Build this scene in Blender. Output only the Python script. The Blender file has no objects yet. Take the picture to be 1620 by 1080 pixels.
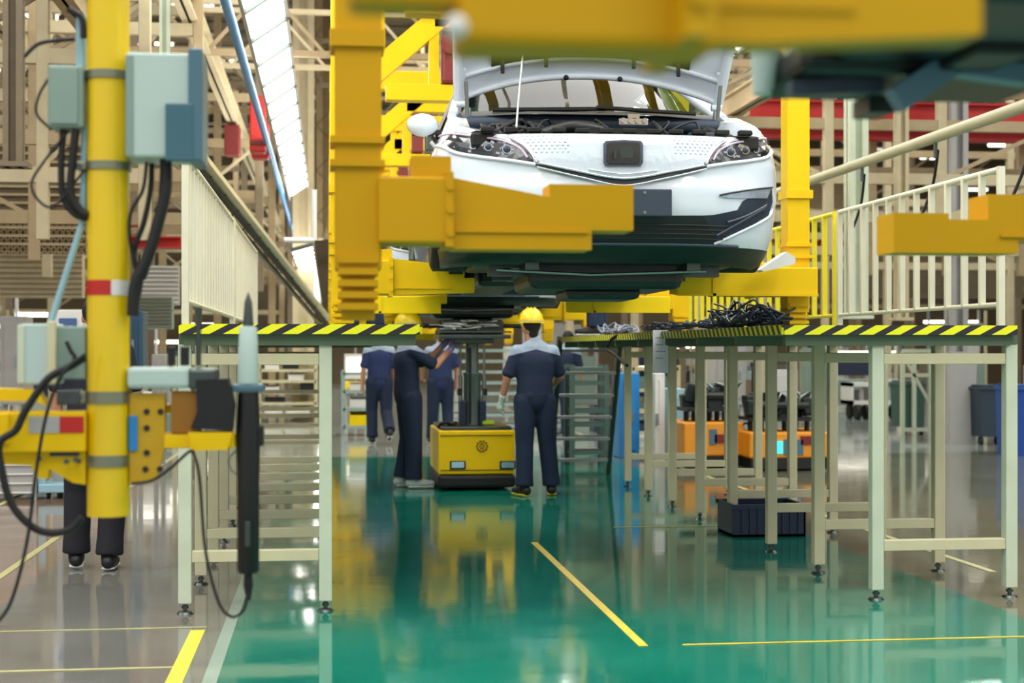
import bpy, bmesh, math, random
from mathutils import Vector, Matrix
C = bpy.context.scene
COL = C.collection
R = math.radians
# ---------------------------------------------------------------- camera
F = 2400.0; CX, HY, EYE = 810.0, 553.0, 1.38
TH = math.atan2(291.0, F); SN, CS = math.sin(TH), math.cos(TH)
cam_d = bpy.data.cameras.new('camera'); cam = bpy.data.objects.new('camera', cam_d); COL.objects.link(cam)
cam_d.sensor_width = 36.0; cam_d.lens = 36.0 * F / 1620.0
cam_d.shift_y = 13.0 / 1620.0
cam.location = (0, 0, EYE); cam.rotation_euler = (R(90), 0, -TH)
cam_d.clip_start = 0.05; cam_d.clip_end = 300
cam_d.dof.use_dof = True; cam_d.dof.focus_distance = 8.6; cam_d.dof.aperture_fstop = 2.6
C.camera = cam
# ---------------------------------------------------------------- world, lamps, exposure
w = bpy.data.worlds.new('hall_air'); C.world = w; w.use_nodes = True
w.node_tree.nodes['Background'].inputs[0].default_value = (0.93, 0.97, 1.0, 1)
w.node_tree.nodes['Background'].inputs[1].default_value = 0.9
C.view_settings.view_transform = 'Standard'; C.view_settings.look = 'None'
C.view_settings.gamma = 1.0; C.view_settings.exposure = -0.15; C.view_settings.use_curve_mapping = False

def area(name, loc, size, power, color=(1, 1, 1), rot=(0, 0, 0)):
    d = bpy.data.lights.new(name, 'AREA'); d.shape = 'RECTANGLE'; d.size, d.size_y = size
    d.energy = power; d.color = color
    o = bpy.data.objects.new(name, d); o.location = loc; o.rotation_euler = rot; COL.objects.link(o); return o
for i, Y in enumerate((-3, 6, 15, 24)):
    area('high_bay_light', (1.5, Y, 9.2), (9, 3.6), 620, (1.0, .98, .93))
    area('high_bay_light', (-9, Y + 3, 9.2), (7, 2.4), 520, (1.0, .97, .9))
    area('high_bay_light', (12, Y + 3, 9.2), (7, 2.4), 520, (1.0, .97, .9))
for Y in (36, 48):
    for X in (-14, -5, 4, 13, 22):
        area('high_bay_light', (X, Y, 10.3), (3, .3), 500, (1.0, .97, .9))

# ---------------------------------------------------------------- maths of the photo
def at(px, py, Y):                     # the point of the plane Y that the photo shows at a pixel
    u = (px - CX) / F; t = Y / (CS - u * SN)
    return Vector((t * (SN + u * CS), Y, EYE + (HY - py) / F * t))
def floor_at(px, py, z=0.0):
    t = (z - EYE) * F / (HY - py); u = (px - CX) / F
    return Vector((t * (SN + u * CS), t * (CS - u * SN), z))

# ---------------------------------------------------------------- materials
def lin(c):
    f = lambda v: (v / 255.0) / 12.92 if v / 255.0 <= .04045 else ((v / 255.0 + .055) / 1.055) ** 2.4
    return (f(c[0]), f(c[1]), f(c[2]), 1)
MATS = {}
def mat(name, c, rough=.5, metal=0.0, var=.12, scale=6.0, bump=0.0, coat=0.0, spec=.5):
    if name in MATS: return MATS[name]
    m = bpy.data.materials.new(name); m.use_nodes = True; nt = m.node_tree; b = nt.nodes['Principled BSDF']
    b.inputs['Roughness'].default_value = rough; b.inputs['Metallic'].default_value = metal
    b.inputs['Coat Weight'].default_value = coat; b.inputs['Coat Roughness'].default_value = .06
    b.inputs['Specular IOR Level'].default_value = spec
    tc = nt.nodes.new('ShaderNodeTexCoord'); n = nt.nodes.new('ShaderNodeTexNoise')
    n.inputs['Scale'].default_value = scale; n.inputs['Detail'].default_value = 4
    nt.links.new(tc.outputs['Object'], n.inputs['Vector'])
    mx = nt.nodes.new('ShaderNodeMix'); mx.data_type = 'RGBA'
    L = lin(c)
    mx.inputs[6].default_value = tuple(v * (1 - var) for v in L[:3]) + (1,)
    mx.inputs[7].default_value = tuple(min(1, v * (1 + var)) for v in L[:3]) + (1,)
    nt.links.new(n.outputs['Fac'], mx.inputs[0]); nt.links.new(mx.outputs[2], b.inputs['Base Color'])
    if bump:
        bp = nt.nodes.new('ShaderNodeBump'); bp.inputs['Strength'].default_value = bump; bp.inputs['Distance'].default_value = .01
        nt.links.new(n.outputs['Fac'], bp.inputs['Height']); nt.links.new(bp.outputs['Normal'], b.inputs['Normal'])
    MATS[name] = m; return m
def emis(name, c, s):
    if name in MATS: return MATS[name]
    m = bpy.data.materials.new(name); m.use_nodes = True; b = m.node_tree.nodes['Principled BSDF']
    b.inputs['Base Color'].default_value = lin(c); b.inputs['Emission Color'].default_value = lin(c)
    b.inputs['Emission Strength'].default_value = s; MATS[name] = m; return m
def glass(name, c, t=.75, rough=.02):
    m = bpy.data.materials.new(name); m.use_nodes = True; nt = m.node_tree
    for n in list(nt.nodes): nt.nodes.remove(n)
    o = nt.nodes.new('ShaderNodeOutputMaterial'); mx = nt.nodes.new('ShaderNodeMixShader')
    tr = nt.nodes.new('ShaderNodeBsdfTransparent'); g = nt.nodes.new('ShaderNodeBsdfGlossy')
    tr.inputs[0].default_value = lin(c); g.inputs['Roughness'].default_value = rough
    lw = nt.nodes.new('ShaderNodeLayerWeight'); fr = nt.nodes.new('ShaderNodeMath'); fr.operation = 'POWER'; fr.inputs[1].default_value = 6; nt.links.new(lw.outputs['Facing'], fr.inputs[0])
    ma = nt.nodes.new('ShaderNodeMath'); ma.operation = 'ADD'; ma.inputs[1].default_value = 1 - t - .04
    nt.links.new(fr.outputs[0], ma.inputs[0]); nt.links.new(ma.outputs[0], mx.inputs[0])
    nt.links.new(tr.outputs[0], mx.inputs[1]); nt.links.new(g.outputs[0], mx.inputs[2]); nt.links.new(mx.outputs[0], o.inputs[0])
    MATS[name] = m; return m
def stripe_mat(name, axis, period, slant, c1, c2, duty=.55):
    m = bpy.data.materials.new(name); m.use_nodes = True; nt = m.node_tree; b = nt.nodes['Principled BSDF']
    b.inputs['Roughness'].default_value = .45
    g = nt.nodes.new('ShaderNodeTexCoord'); s = nt.nodes.new('ShaderNodeSeparateXYZ'); nt.links.new(g.outputs['Object'], s.inputs[0])
    def M(op, a, bb=None):
        n = nt.nodes.new('ShaderNodeMath'); n.operation = op
        for i, v in enumerate((a, bb)):
            if v is None: continue
            if isinstance(v, (int, float)): n.inputs[i].default_value = v
            else: nt.links.new(v, n.inputs[i])
        return n.outputs[0]
    q = M('SUBTRACT', s.outputs[axis], M('MULTIPLY', s.outputs[2], slant))
    q = M('FRACT', M('DIVIDE', M('ADD', q, 100.0), period))
    mx = nt.nodes.new('ShaderNodeMix'); mx.data_type = 'RGBA'; nt.links.new(M('GREATER_THAN', q, duty), mx.inputs[0])
    mx.inputs[6].default_value = lin(c1); mx.inputs[7].default_value = lin(c2)
    nt.links.new(mx.outputs[2], b.inputs['Base Color']); MATS[name] = m; return m
cream = mat('cream_steel', (206, 200, 164), .42); mint = mat('mint_steel', (200, 210, 186), .4)
tan = mat('tan_steel', (166, 148, 116), .6, var=.2, spec=.3); tan2 = mat('khaki_steel', (190, 178, 146), .6, var=.2, spec=.3)
tan3 = mat('brown_steel', (122, 108, 86), .6, var=.2)
yel = mat('hanger_yellow', (236, 194, 0), .5, var=.05, scale=2, spec=.25); yeln = mat('shaded_hanger_yellow', (204, 154, 0), .5, var=.06, scale=2, spec=.25); yel2 = mat('bright_yellow', (250, 218, 0), .45, var=.05, spec=.3)  # yeln: same hanger paint, darkened to put the near hanger's dimmer light into colour
orange = mat('orange_paint', (232, 150, 30), .4); red = mat('red_paint', (190, 32, 26), .45); dred = mat('dark_red_paint', (120, 34, 34), .5)
carw = mat('pearl_white_paint', (220, 231, 243), .22, var=.01, coat=1.0)
film = mat('white_film', (200, 212, 224), .3, var=.05, scale=40, bump=.15)
black = mat('black_plastic', (16, 18, 18), .45); dgreen = mat('dark_underbody', (20, 34, 32), .4, var=.5, scale=9, bump=.3)
slate = mat('slate_plate', (52, 66, 82), .4); chrome = mat('chrome', (215, 220, 225), .12, 1.0, var=.02)
steel = mat('steel', (150, 156, 154), .3, 1.0); dsteel = mat('dark_steel', (84, 92, 90), .35, .9)
rubber = mat('black_rubber', (18, 18, 20), .6, bump=.1); navy = mat('navy_cloth', (22, 38, 66), .85, bump=.3, scale=30)
navyb = mat('blue_cloth', (32, 48, 92), .85, bump=.3, scale=30)
gcloth = mat('grey_cloth', (150, 166, 184), .85); skin = mat('skin', (196, 140, 112), .6, var=.08); hairm = mat('dark_hair', (24, 20, 20), .7)
greyp = mat('grey_green_enclosure', (182, 204, 198), .4, var=.05, scale=2); greyd = mat('grey_enclosure', (132, 156, 146), .45, var=.06)
teal = mat('teal_panel', (74, 112, 130), .4, var=.04); bluep = mat('pale_blue_paint', (150, 190, 205), .4)
white = mat('white_paint', (226, 226, 222), .4, var=.04); lgrey = mat('light_grey_paint', (168, 168, 166), .5)
navyp = mat('navy_plastic', (30, 44, 72), .4); bluebin = mat('blue_plastic', (20, 70, 150), .4); sky = mat('sky_blue_paint', (30, 130, 200), .4)
paper = mat('lavender_paper', (238, 236, 250), .7, var=.02); glovew = mat('white_glove', (200, 214, 208), .8); glovep = mat('purple_glove', (168, 150, 214), .8)
helm = mat('helmet_yellow', (246, 214, 0), .3, var=.03, coat=.4); shoe_m = mat('shoe_black', (24, 26, 30), .5); shoe_w = mat('shoe_grey', (190, 205, 205), .6)
tube_e = emis('tube_light_glow', (255, 253, 246), 14.0); tube_far = emis('far_tube_glow', (255, 250, 235), 4.0)
screen_e = emis('cyan_screen', (60, 220, 235), 1.2)
wglass = glass('windscreen_glass', (160, 186, 182), .94); lglass = glass('lamp_glass', (235, 240, 245), .8)

# ---------------------------------------------------------------- mesh collector
class MB:
    def __init__(s): s.v = []; s.f = []; s.sm = []
    def add(s, vs, fs, smooth=False):
        n = len(s.v); s.v += [tuple(v) for v in vs]
        for f in fs: s.f.append([n + i for i in f]); s.sm.append(smooth)
        return s
    def box(s, c, d, rot=None, bev=0.0):
        hx, hy, hz = d[0] / 2, d[1] / 2, d[2] / 2
        if bev and min(hx, hy, hz) > bev * 1.01:
            vs = []; fs = []
            bm = bmesh.new(); bmesh.ops.create_cube(bm, size=1)
            for v in bm.verts: v.co = Vector((v.co.x * d[0], v.co.y * d[1], v.co.z * d[2]))
            bmesh.ops.bevel(bm, geom=list(bm.edges), offset=bev, segments=2, affect='EDGES', profile=.5)
            bm.verts.index_update(); vs = [v.co.copy() for v in bm.verts]; fs = [[v.index for v in f.verts] for f in bm.faces]; bm.free()
        else:
            vs = [Vector((x * hx, y * hy, z * hz)) for x in (-1, 1) for y in (-1, 1) for z in (-1, 1)]
            fs = [(0, 1, 3, 2), (4, 6, 7, 5), (0, 4, 5, 1), (2, 3, 7, 6), (0, 2, 6, 4), (1, 5, 7, 3)]
        if rot is not None: vs = [rot @ v for v in vs]
        c = Vector(c); return s.add([v + c for v in vs], fs)
    def b2(s, a, b, bev=0.0):           # box from corner to corner
        return s.box([(a[i] + b[i]) / 2 for i in range(3)], [max(abs(b[i] - a[i]), 1e-4) for i in range(3)], bev=bev)
    def bar(s, p, q, w, h=None, bev=0.0):       # straight box bar between two points
        p, q = Vector(p), Vector(q); h = h or w; d = q - p; L = d.length
        z = d.normalized(); up = Vector((0, 0, 1)) if abs(z.z) < .95 else Vector((0, 1, 0))
        x = up.cross(z).normalized(); y = z.cross(x)
        return s.box((p + q) / 2, (w, h, L), Matrix((x, y, z)).transposed(), bev)
    def tube(s, pts, r, n=10, cap=True):
        pts = [Vector(p) for p in pts]; rs = r if isinstance(r, (list, tuple)) else [r] * len(pts)
        vs = []; fs = []; prev = None
        for i, p in enumerate(pts):
            d = (pts[min(i + 1, len(pts) - 1)] - pts[max(i - 1, 0)]).normalized()
            if prev is None:
                a = Vector((0, 0, 1)) if abs(d.z) < .9 else Vector((1, 0, 0)); x = a.cross(d).normalized()
            else: x = (prev - d * prev.dot(d)).normalized()
            prev = x; y = d.cross(x)
            for k in range(n):
                t = 2 * math.pi * k / n; vs.append(p + (x * math.cos(t) + y * math.sin(t)) * rs[i])
        for i in range(len(pts) - 1):
            for k in range(n):
                a, b = i * n + k, i * n + (k + 1) % n; fs.append((a, b, b + n, a + n))
        s.add(vs, fs, True)
        if cap: s.add([vs[k] for k in range(n)], [tuple(range(n - 1, -1, -1))]); s.add(vs[-n:], [tuple(range(n))])
        return s
    def cyl(s, p, q, r, r2=None, n=20): return s.tube([p, q], [r, r if r2 is None else r2], n)
    def ball(s, c, r, n=12, m=8):
        r = r if isinstance(r, (list, tuple)) else (r, r, r); c = Vector(c); vs = []; fs = []
        for i in range(m + 1):
            a = math.pi * i / m
            for k in range(n):
                t = 2 * math.pi * k / n; vs.append(c + Vector((r[0] * math.sin(a) * math.cos(t), r[1] * math.sin(a) * math.sin(t), r[2] * math.cos(a))))
        for i in range(m):
            for k in range(n): a, b = i * n + k, i * n + (k + 1) % n; fs.append((a, a + n, b + n, b))
        return s.add(vs, fs, True)
    def caps(s, p, q, r0, r1, fx=1.0, fy=1.0, n=14):    # tapered limb with round ends; fx widens it across X, fy front to back
        p, q = Vector(p), Vector(q); z = (q - p).normalized()
        a = Vector((1, 0, 0)) if abs(z.x) < .9 else Vector((0, 1, 0)); y = z.cross(a).normalized(); x = y.cross(z)
        vs = []; fs = []; rings = []
        for k in range(5): t = math.pi / 2 * (1 - k / 4); rings.append((p - z * r0 * math.sin(t), r0 * max(math.cos(t), .02)))
        for k in range(1, 5): rings.append((p.lerp(q, k / 5), r0 + (r1 - r0) * k / 5))
        for k in range(5): t = math.pi / 2 * k / 4; rings.append((q + z * r1 * math.sin(t), r1 * max(math.cos(t), .02)))
        for c, r in rings:
            for k in range(n): t = 2 * math.pi * k / n; vs.append(c + x * (r * fx * math.cos(t)) + y * (r * fy * math.sin(t)))
        for i in range(len(rings) - 1):
            for k in range(n): b0, b1 = i * n + k, i * n + (k + 1) % n; fs.append((b0, b1, b1 + n, b0 + n))
        fs.append(tuple(range(n - 1, -1, -1))); fs.append(tuple(len(vs) - n + k for k in range(n)))
        return s.add(vs, fs, True)
    def prism(s, poly, axis, a, b):     # polygon extruded along an axis; poly gives the two other coordinates
        def P(u, v, w): return {0: (w, u, v), 1: (u, w, v), 2: (u, v, w)}[axis]
        n = len(poly); vs = [P(u, v, a) for u, v in poly] + [P(u, v, b) for u, v in poly]
        return s.add(vs, [tuple(range(n)), tuple(range(2 * n - 1, n - 1, -1))] + [(i, i + n, (i + 1) % n + n, (i + 1) % n) for i in range(n)])
    def build(s, name, m, parent=None, remesh=0, smooth_it=0):
        me = bpy.data.meshes.new(name); off = Vector(WL.get(parent, (0, 0, 0))) if parent else Vector((0, 0, 0))
        me.from_pydata([tuple(Vector(v) - off) for v in s.v], [], s.f); me.polygons.foreach_set('use_smooth', s.sm)
        bm = bmesh.new(); bm.from_mesh(me); bmesh.ops.recalc_face_normals(bm, faces=bm.faces); bm.to_mesh(me); bm.free()
        o = bpy.data.objects.new(name, me); COL.objects.link(o)
        if remesh:
            r = o.modifiers.new('r', 'REMESH'); r.mode = 'VOXEL'; r.voxel_size = remesh; r.use_smooth_shade = True
            if smooth_it: k = o.modifiers.new('s', 'SMOOTH'); k.iterations = smooth_it; k.factor = .5
            dg = bpy.context.evaluated_depsgraph_get(); nm = bpy.data.meshes.new_from_object(o.evaluated_get(dg)); o.modifiers.clear()
            o.data = nm; nm.name = name; bpy.data.meshes.remove(me); me = nm
        me.materials.clear(); me.materials.append(m)
        if parent: o.parent = parent; WL[o] = off
        return o
WL = {}
def thing(name, label, cat, loc=(0, 0, 0), group=None):
    o = bpy.data.objects.new(name, None); COL.objects.link(o); o.location = loc; o.empty_display_size = .1; WL[o] = tuple(loc)
    return tag(o, label, cat, group)
def tag(o, label, cat, group=None):
    o['label'] = label; o['category'] = cat
    if group: o['group'] = group
    return o
def struct(o): o['kind'] = 'structure'; return o
def dup(o, dx=(0, 0, 0), label=None, parent=None):
    c = o.copy(); COL.objects.link(c)
    if parent: c.parent = parent
    else: c.location = Vector(o.location) + Vector(dx)
    for ch in list(o.children): dup(ch, parent=c)
    if label: c['label'] = label
    return c
def spline(pts, n=10):
    pts = [Vector(p) for p in pts]; out = []
    for i in range(len(pts) - 1):
        p0, p1, p2, p3 = pts[max(i - 1, 0)], pts[i], pts[i + 1], pts[min(i + 2, len(pts) - 1)]
        for k in range(n):
            t = k / n; out.append(.5 * ((2 * p1) + (p2 - p0) * t + (2 * p0 - 5 * p1 + 4 * p2 - p3) * t * t + (3 * p1 - p0 - 3 * p2 + p3) * t ** 3))
    return out + [pts[-1]]
ORD = ['nearest', 'second', 'third', 'fourth', 'fifth', 'sixth', 'seventh', 'eighth', 'ninth', 'tenth', 'eleventh', 'twelfth']
# ================================================================ the hall
def floor_mat():
    m = bpy.data.materials.new('epoxy_floor'); m.use_nodes = True; nt = m.node_tree; b = nt.nodes['Principled BSDF']
    g = nt.nodes.new('ShaderNodeNewGeometry'); s = nt.nodes.new('ShaderNodeSeparateXYZ'); nt.links.new(g.outputs['Position'], s.inputs[0])
    n = nt.nodes.new('ShaderNodeTexNoise'); n.inputs['Scale'].default_value = 1.3; n.inputs['Detail'].default_value = 6; nt.links.new(g.outputs['Position'], n.inputs['Vector'])
    def cmp(op, th):
        k = nt.nodes.new('ShaderNodeMath'); k.operation = op; nt.links.new(s.outputs[0], k.inputs[0]); k.inputs[1].default_value = th; return k.outputs[0]
    def mix(fac, a, bb):
        x = nt.nodes.new('ShaderNodeMix'); x.data_type = 'RGBA'
        for i, v in ((0, fac), (6, a), (7, bb)):
            if isinstance(v, tuple): x.inputs[i].default_value = v
            else: nt.links.new(v, x.inputs[i])
        return x.outputs[2]
    grey = mix(n.outputs['Fac'], lin((98, 99, 94)), lin((132, 132, 126)))
    brown = mix(n.outputs['Fac'], lin((124, 104, 86)), lin((150, 128, 108)))
    grn = mix(n.outputs['Fac'], lin((0, 96, 82)), lin((26, 140, 118)))
    c = mix(cmp('GREATER_THAN', -1.75), brown, grey)
    c = mix(cmp('GREATER_THAN', -.52), c, lin((150, 172, 160)))
    c = mix(cmp('GREATER_THAN', -.46), c, grn)
    olive = mix(n.outputs['Fac'], lin((96, 98, 78)), lin((122, 124, 108)))
    c = mix(cmp('GREATER_THAN', 3.55), c, olive)
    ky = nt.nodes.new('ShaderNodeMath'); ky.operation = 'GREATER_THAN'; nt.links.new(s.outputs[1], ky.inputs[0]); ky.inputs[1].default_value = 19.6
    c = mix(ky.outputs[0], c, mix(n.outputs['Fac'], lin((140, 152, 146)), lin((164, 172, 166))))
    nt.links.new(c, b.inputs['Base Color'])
    b.inputs['Specular IOR Level'].default_value = .75
    mr = nt.nodes.new('ShaderNodeMapRange'); mr.inputs[3].default_value = .02; mr.inputs[4].default_value = .14; nt.links.new(n.outputs['Fac'], mr.inputs[0])
    nt.links.new(mr.outputs[0], b.inputs['Roughness'])
    n2 = nt.nodes.new('ShaderNodeTexNoise'); n2.inputs['Scale'].default_value = 3.5; n2.inputs['Detail'].default_value = 2; nt.links.new(g.outputs['Position'], n2.inputs['Vector'])
    bp = nt.nodes.new('ShaderNodeBump'); bp.inputs['Strength'].default_value = .08; bp.inputs['Distance'].default_value = .01
    nt.links.new(n2.outputs['Fac'], bp.inputs['Height']); nt.links.new(bp.outputs['Normal'], b.inputs['Normal'])
    return m
HX0, HX1, HY1, HZ = -26.0, 34.0, 64.0, 10.6
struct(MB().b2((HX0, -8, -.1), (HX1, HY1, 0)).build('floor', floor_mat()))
walltan = mat('wall_cladding', (124, 108, 82), .7, var=.12, scale=.7)
struct(MB().b2((HX0, HY1, 0), (HX1, HY1 + .2, HZ)).build('wall_back', walltan))
struct(MB().b2((HX0 - .2, 4, 0), (HX0, HY1, HZ)).build('wall_left', walltan))
struct(MB().b2((HX1, 4, 0), (HX1 + .2, HY1, HZ)).build('wall_right', walltan))
m = MB().b2((HX0, 12, HZ), (HX1, HY1, HZ + .1))
for i in range(40): m.b2((HX0, 12 + i * 1.3, HZ - .05), (HX1, 12.12 + i * 1.3, HZ))
struct(m.build('ceiling', mat('roof_sheet', (112, 98, 76), .7)))
# painted lines
yl = mat('floor_line_yellow', (228, 200, 60), .35, var=.15); ylp = mat('faded_line', (190, 186, 130), .35, var=.2)
ylg = mat('bright_line_yellow', (222, 226, 70), .35, var=.1)
def strip(n, x0, y0, x1, y1, wd, mt):
    d = Vector((x1 - x0, y1 - y0, 0)).normalized(); s = Vector((-d.y, d.x, 0)) * wd / 2; p, q = Vector((x0, y0, .001)), Vector((x1, y1, .001)); up = Vector((0, 0, .002))
    vs = [p - s, p + s, q + s, q - s]; struct(MB().add(vs + [v + up for v in vs], [(0, 1, 2, 3), (7, 6, 5, 4), (0, 4, 5, 1), (1, 5, 6, 2), (2, 6, 7, 3), (3, 7, 4, 0)]).build('trim_%d' % n, mt))
a, b_ = floor_at(1018, 1022), floor_at(845, 858); strip(1, a.x, a.y, b_.x, b_.y, .045, yl)
strip(2, -.635, 3.0, -.635, floor_at(314, 997).y, .07, ylg)
strip(3, -9, floor_at(100, 997).y, -.60, floor_at(100, 997).y, .02, ylp); strip(4, -9, floor_at(100, 1060).y, -.67, floor_at(100, 1060).y, .03, ylp)
a = floor_at(1080, 1020); strip(5, a.x, a.y, 9, a.y, .022, yl)
strip(6, -1.98, 6, -1.98, 40, .05, ylp); strip(7, -2.9, 8, -2.9, 40, .05, ylp)
strip(8, 2.2, 11.6, 3.4, 11.6, .03, ylp); strip(9, 4.1, 9, 4.1, 40, .05, ylp)

# ---------------------------------------------------------------- work platforms
DECK = 1.512
stripe_f = stripe_mat('hazard_front', 0, .152, 1.9, (238, 240, 20), (38, 34, 44)); stripe_s = stripe_mat('hazard_side', 1, .1, 1.0, (238, 240, 20), (52, 52, 44), .5)
decktop = mat('deck_top', (96, 112, 96), .5, var=.2, scale=20); deckund = mat('deck_underside', (84, 104, 80), .5)
def platform(name, x0, x1, lx, side, label, rungs):
    t = thing(name, label, 'work platform', ((x0 + x1) / 2, 8, 0), 'raised walkways beside the car line')
    y0, y1 = 8.0, 15.9
    MB().b2((x0, y0, DECK - .05), (x1, y1, DECK)).build('deck', decktop, t)
    MB().b2((x0, y0 - .012, DECK - .05), (x1, y0, DECK + .002), 0).build('hazard_edge', stripe_f, t)
    ex = x0 if side > 0 else x1
    MB().b2((ex - (.012 if side > 0 else 0), y0, DECK - .05), (ex + (0 if side > 0 else .012), y1, DECK + .002)).build('hazard_edge', stripe_s, t)
    u = MB().b2((x0 + .02, y0 + .03, DECK - .11), (x1 - .02, y0 + .09, DECK - .05)).b2((x0 + .03, y1 - .09, DECK - .11), (x1 - .03, y1 - .03, DECK - .05))
    for yy in [y0 + .05 + k * .98 for k in range(1, 8)]: u.b2((x0 + .02, yy, DECK - .1), (x1 - .02, yy + .05, DECK - .05))
    for xx in lx: u.b2((xx - .03, y0 + .04, DECK - .1), (xx + .03, y1 - .04, DECK - .05))
    u.build('under_beam', deckund, t)
    for k in range(8):
        yy = y0 + .08 + k * 1.0
        for xx in lx:
            l = MB().b2((xx - .034, yy - .034, .055), (xx + .034, yy + .034, DECK - .1), .006).build('leg', cream if k else mint, t)
            MB().cyl((xx, yy, .012), (xx, yy, .07), .011, n=10).cyl((xx, yy, .0), (xx, yy, .012), .045, .035, n=16).cyl((xx, yy, .03), (xx, yy, .042), .02, n=6).build('foot', dsteel, l)
        MB().b2((lx[0] + .035, yy - .028, 1.3), (lx[1] - .035, yy + .028, 1.36), .004).build('crossbar', cream, t)
        MB().b2((lx[0] + .035, yy - .028, .27), (lx[1] - .035, yy + .028, .33), .004).build('crossbar', cream, t)
        if k and k in rungs:
            for zz in rungs[k]: MB().b2((lx[0] + .035, yy - .02, zz), (lx[1] - .035, yy + .02, zz + .035)).build('rung', tan2, t)
    return t
xl = [at(293, 700, 8.08).x, at(515, 700, 8.08).x]; xr = [at(1386, 700, 8.08).x, at(1597, 700, 8.08).x]
plL = platform('work_platform', at(283, 520, 8).x, at(664, 520, 8).x, xl, -1, 'raised steel work platform on cream legs, left of the hanging car', {5: (.62, .8), 7: (.95, .78, .62, .45)})
plR = platform('work_platform', at(1240, 520, 8).x, at(1608, 520, 8).x, xr, 1, 'raised steel work platform on cream legs, right of the hanging car', {})
RXR, RXL = at(1606, 500, 8).x - .07, at(283, 500, 8).x + .03
def railing(x, y0, y1, m, label, n, toe=False):
    t = thing('guard_rail', label, 'railing', (x, y0, DECK), 'railings on the outer edges of the platforms')
    MB().tube([(x, y0, DECK + .87), (x, y1, DECK + .87)], .017).build('top_rail', m, t)
    MB().tube([(x, y0, DECK + .12), (x, y1, DECK + .12)], .014).build('bottom_rail', m, t)
    for yy in (y0, y1): MB().b2((x - .018, yy - .018, DECK), (x + .018, yy + .018, DECK + .885)).build('post', m, t)
    for k in range(1, n):
        yy = y0 + (y1 - y0) * k / n
        bw = .010 if x < 0 else .017; MB().b2((x - bw, yy - .014, DECK + .12), (x + bw, yy + .014, DECK + .87)).build('baluster', m, t)
wr = mat('railing_cream', (222, 220, 196), .4); yr = mat('railing_yellow', (238, 222, 20), .4)
railing(RXR, 8.03, 10.7, wr, 'cream railing at the near end of the right platform, one bay nearest the camera', 11)
railing(RXR, 10.8, 13.2, yr, 'yellow railing on the right platform, directly behind the cream bay', 10)
railing(RXR, 13.3, 15.8, yr, 'yellow railing at the far end of the right platform', 10)
railing(RXL, 8.03, 11.9, wr, 'cream railing with close balusters at the near end of the left platform', 17)
railing(RXL, 12.0, 15.8, wr, 'cream railing at the far end of the left platform', 16)
t = thing('platform_steps', 'grey steel ladder steps leaning on the far end of the right platform', 'steps', (2.6, 16.4, 0))
for xx in (2.45, 3.1): MB().bar((xx, 16.7, 0), (xx, 15.97, 1.5), .05, .09).build('stringer', dsteel, t)
for k in range(6): f = (k + .6) / 6.2; MB().b2((2.475, 16.7 - .73 * f - .1, 1.5 * f), (3.075, 16.7 - .73 * f + .06, 1.5 * f + .03)).build('tread', steel, t)
# papers and harness on the right platform
ex = at(1240, 520, 8).x
Yp = 11.0; pA, pB = at(1033, 522, Yp), at(1057, 590, Yp)
t = thing('paper_sheet', 'lavender printed sheet hanging from the striped edge of the right platform', 'paper', pB)
MB().b2((pA.x, Yp, pB.z), (pB.x, Yp + .003, pA.z)).build('sheet', paper, t)
l = MB()
for k in range(4): l.b2((pA.x + .02, Yp - .0015, pA.z - .06 - k * .05), (pB.x - .02 - .02 * (k % 2), Yp, pA.z - .054 - k * .05))
l.build('printed_lines', mat('grey_ink', (150, 152, 176), .6), t)
MB().b2((pB.x - .03, Yp - .004, pA.z - .01), (ex + .01, Yp + .008, pA.z + .005)).build('clip', dsteel, t)
random.seed(5)
harness = mat('harness_blue_black', (40, 56, 78), .45)
def cable_pile(cx, y0, y1, hgt, n, label, mt=harness, wdt=.16):
    m = MB()
    for k in range(n):
        c = Vector((cx + random.uniform(-wdt / 2, wdt / 2), random.uniform(y0, y1), DECK + .02)); pts = []
        for j in range(7):
            a_ = j * 1.25 + random.random(); rr = random.uniform(.03, .11)
            pts.append(c + Vector((math.cos(a_) * rr, math.sin(a_) * rr * 2.2, abs(random.gauss(.35, .35)) * hgt)))
        m.tube(spline(pts, 5), random.uniform(.004, .009), 6)
    return tag(m.build('wiring_harness', mt), label, 'wiring harness')
cable_pile(ex + .17, 8.9, 9.9, .13, 44, 'tall tangled pile of dark blue wiring harness on the right platform deck')
cable_pile(ex + .13, 10.1, 11.9, .06, 22, 'low string of dark wiring cables along the edge of the right platform')
cable_pile(ex + .14, 12.4, 13.8, .08, 10, 'pale grey bundled wiring lying farther back on the right platform', mat('grey_harness', (130, 140, 160), .5))
pts = spline([(ex + .05, 12.6, DECK + .02), (ex - .03, 12.8, DECK - .03), (ex - .05, 13.0, DECK - .12), (ex - .06, 12.6, DECK - .17), (ex - .05, 12.1, DECK - .26)], 8)
tag(MB().tube(pts, .014, 8).build('hanging_cable', rubber), 'black cable end hanging over the striped edge left of the paper sheet', 'cable')
a = floor_at(1160, 850); b2_ = floor_at(1290, 850)
t = thing('storage_crate', 'navy blue plastic crate on the floor under the right platform', 'crate', (a.x + .3, a.y, 0))
m = MB(); x0, x1, y0, y1, h = a.x, b2_.x - .05, a.y, a.y + .45, .24
m.b2((x0, y0, 0), (x1, y1, .02)); m.b2((x0, y0, 0), (x1, y0 + .015, h)); m.b2((x0, y1 - .015, 0), (x1, y1, h)); m.b2((x0, y0, 0), (x0 + .015, y1, h)); m.b2((x1 - .015, y0, 0), (x1, y1, h))
for k in range(9): m.b2((x0 + k * (x1 - x0) / 9, y0 - .01, .02), (x0 + k * (x1 - x0) / 9 + .012, y0, h - .03))
m.build('body', navyp, t)
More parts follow.
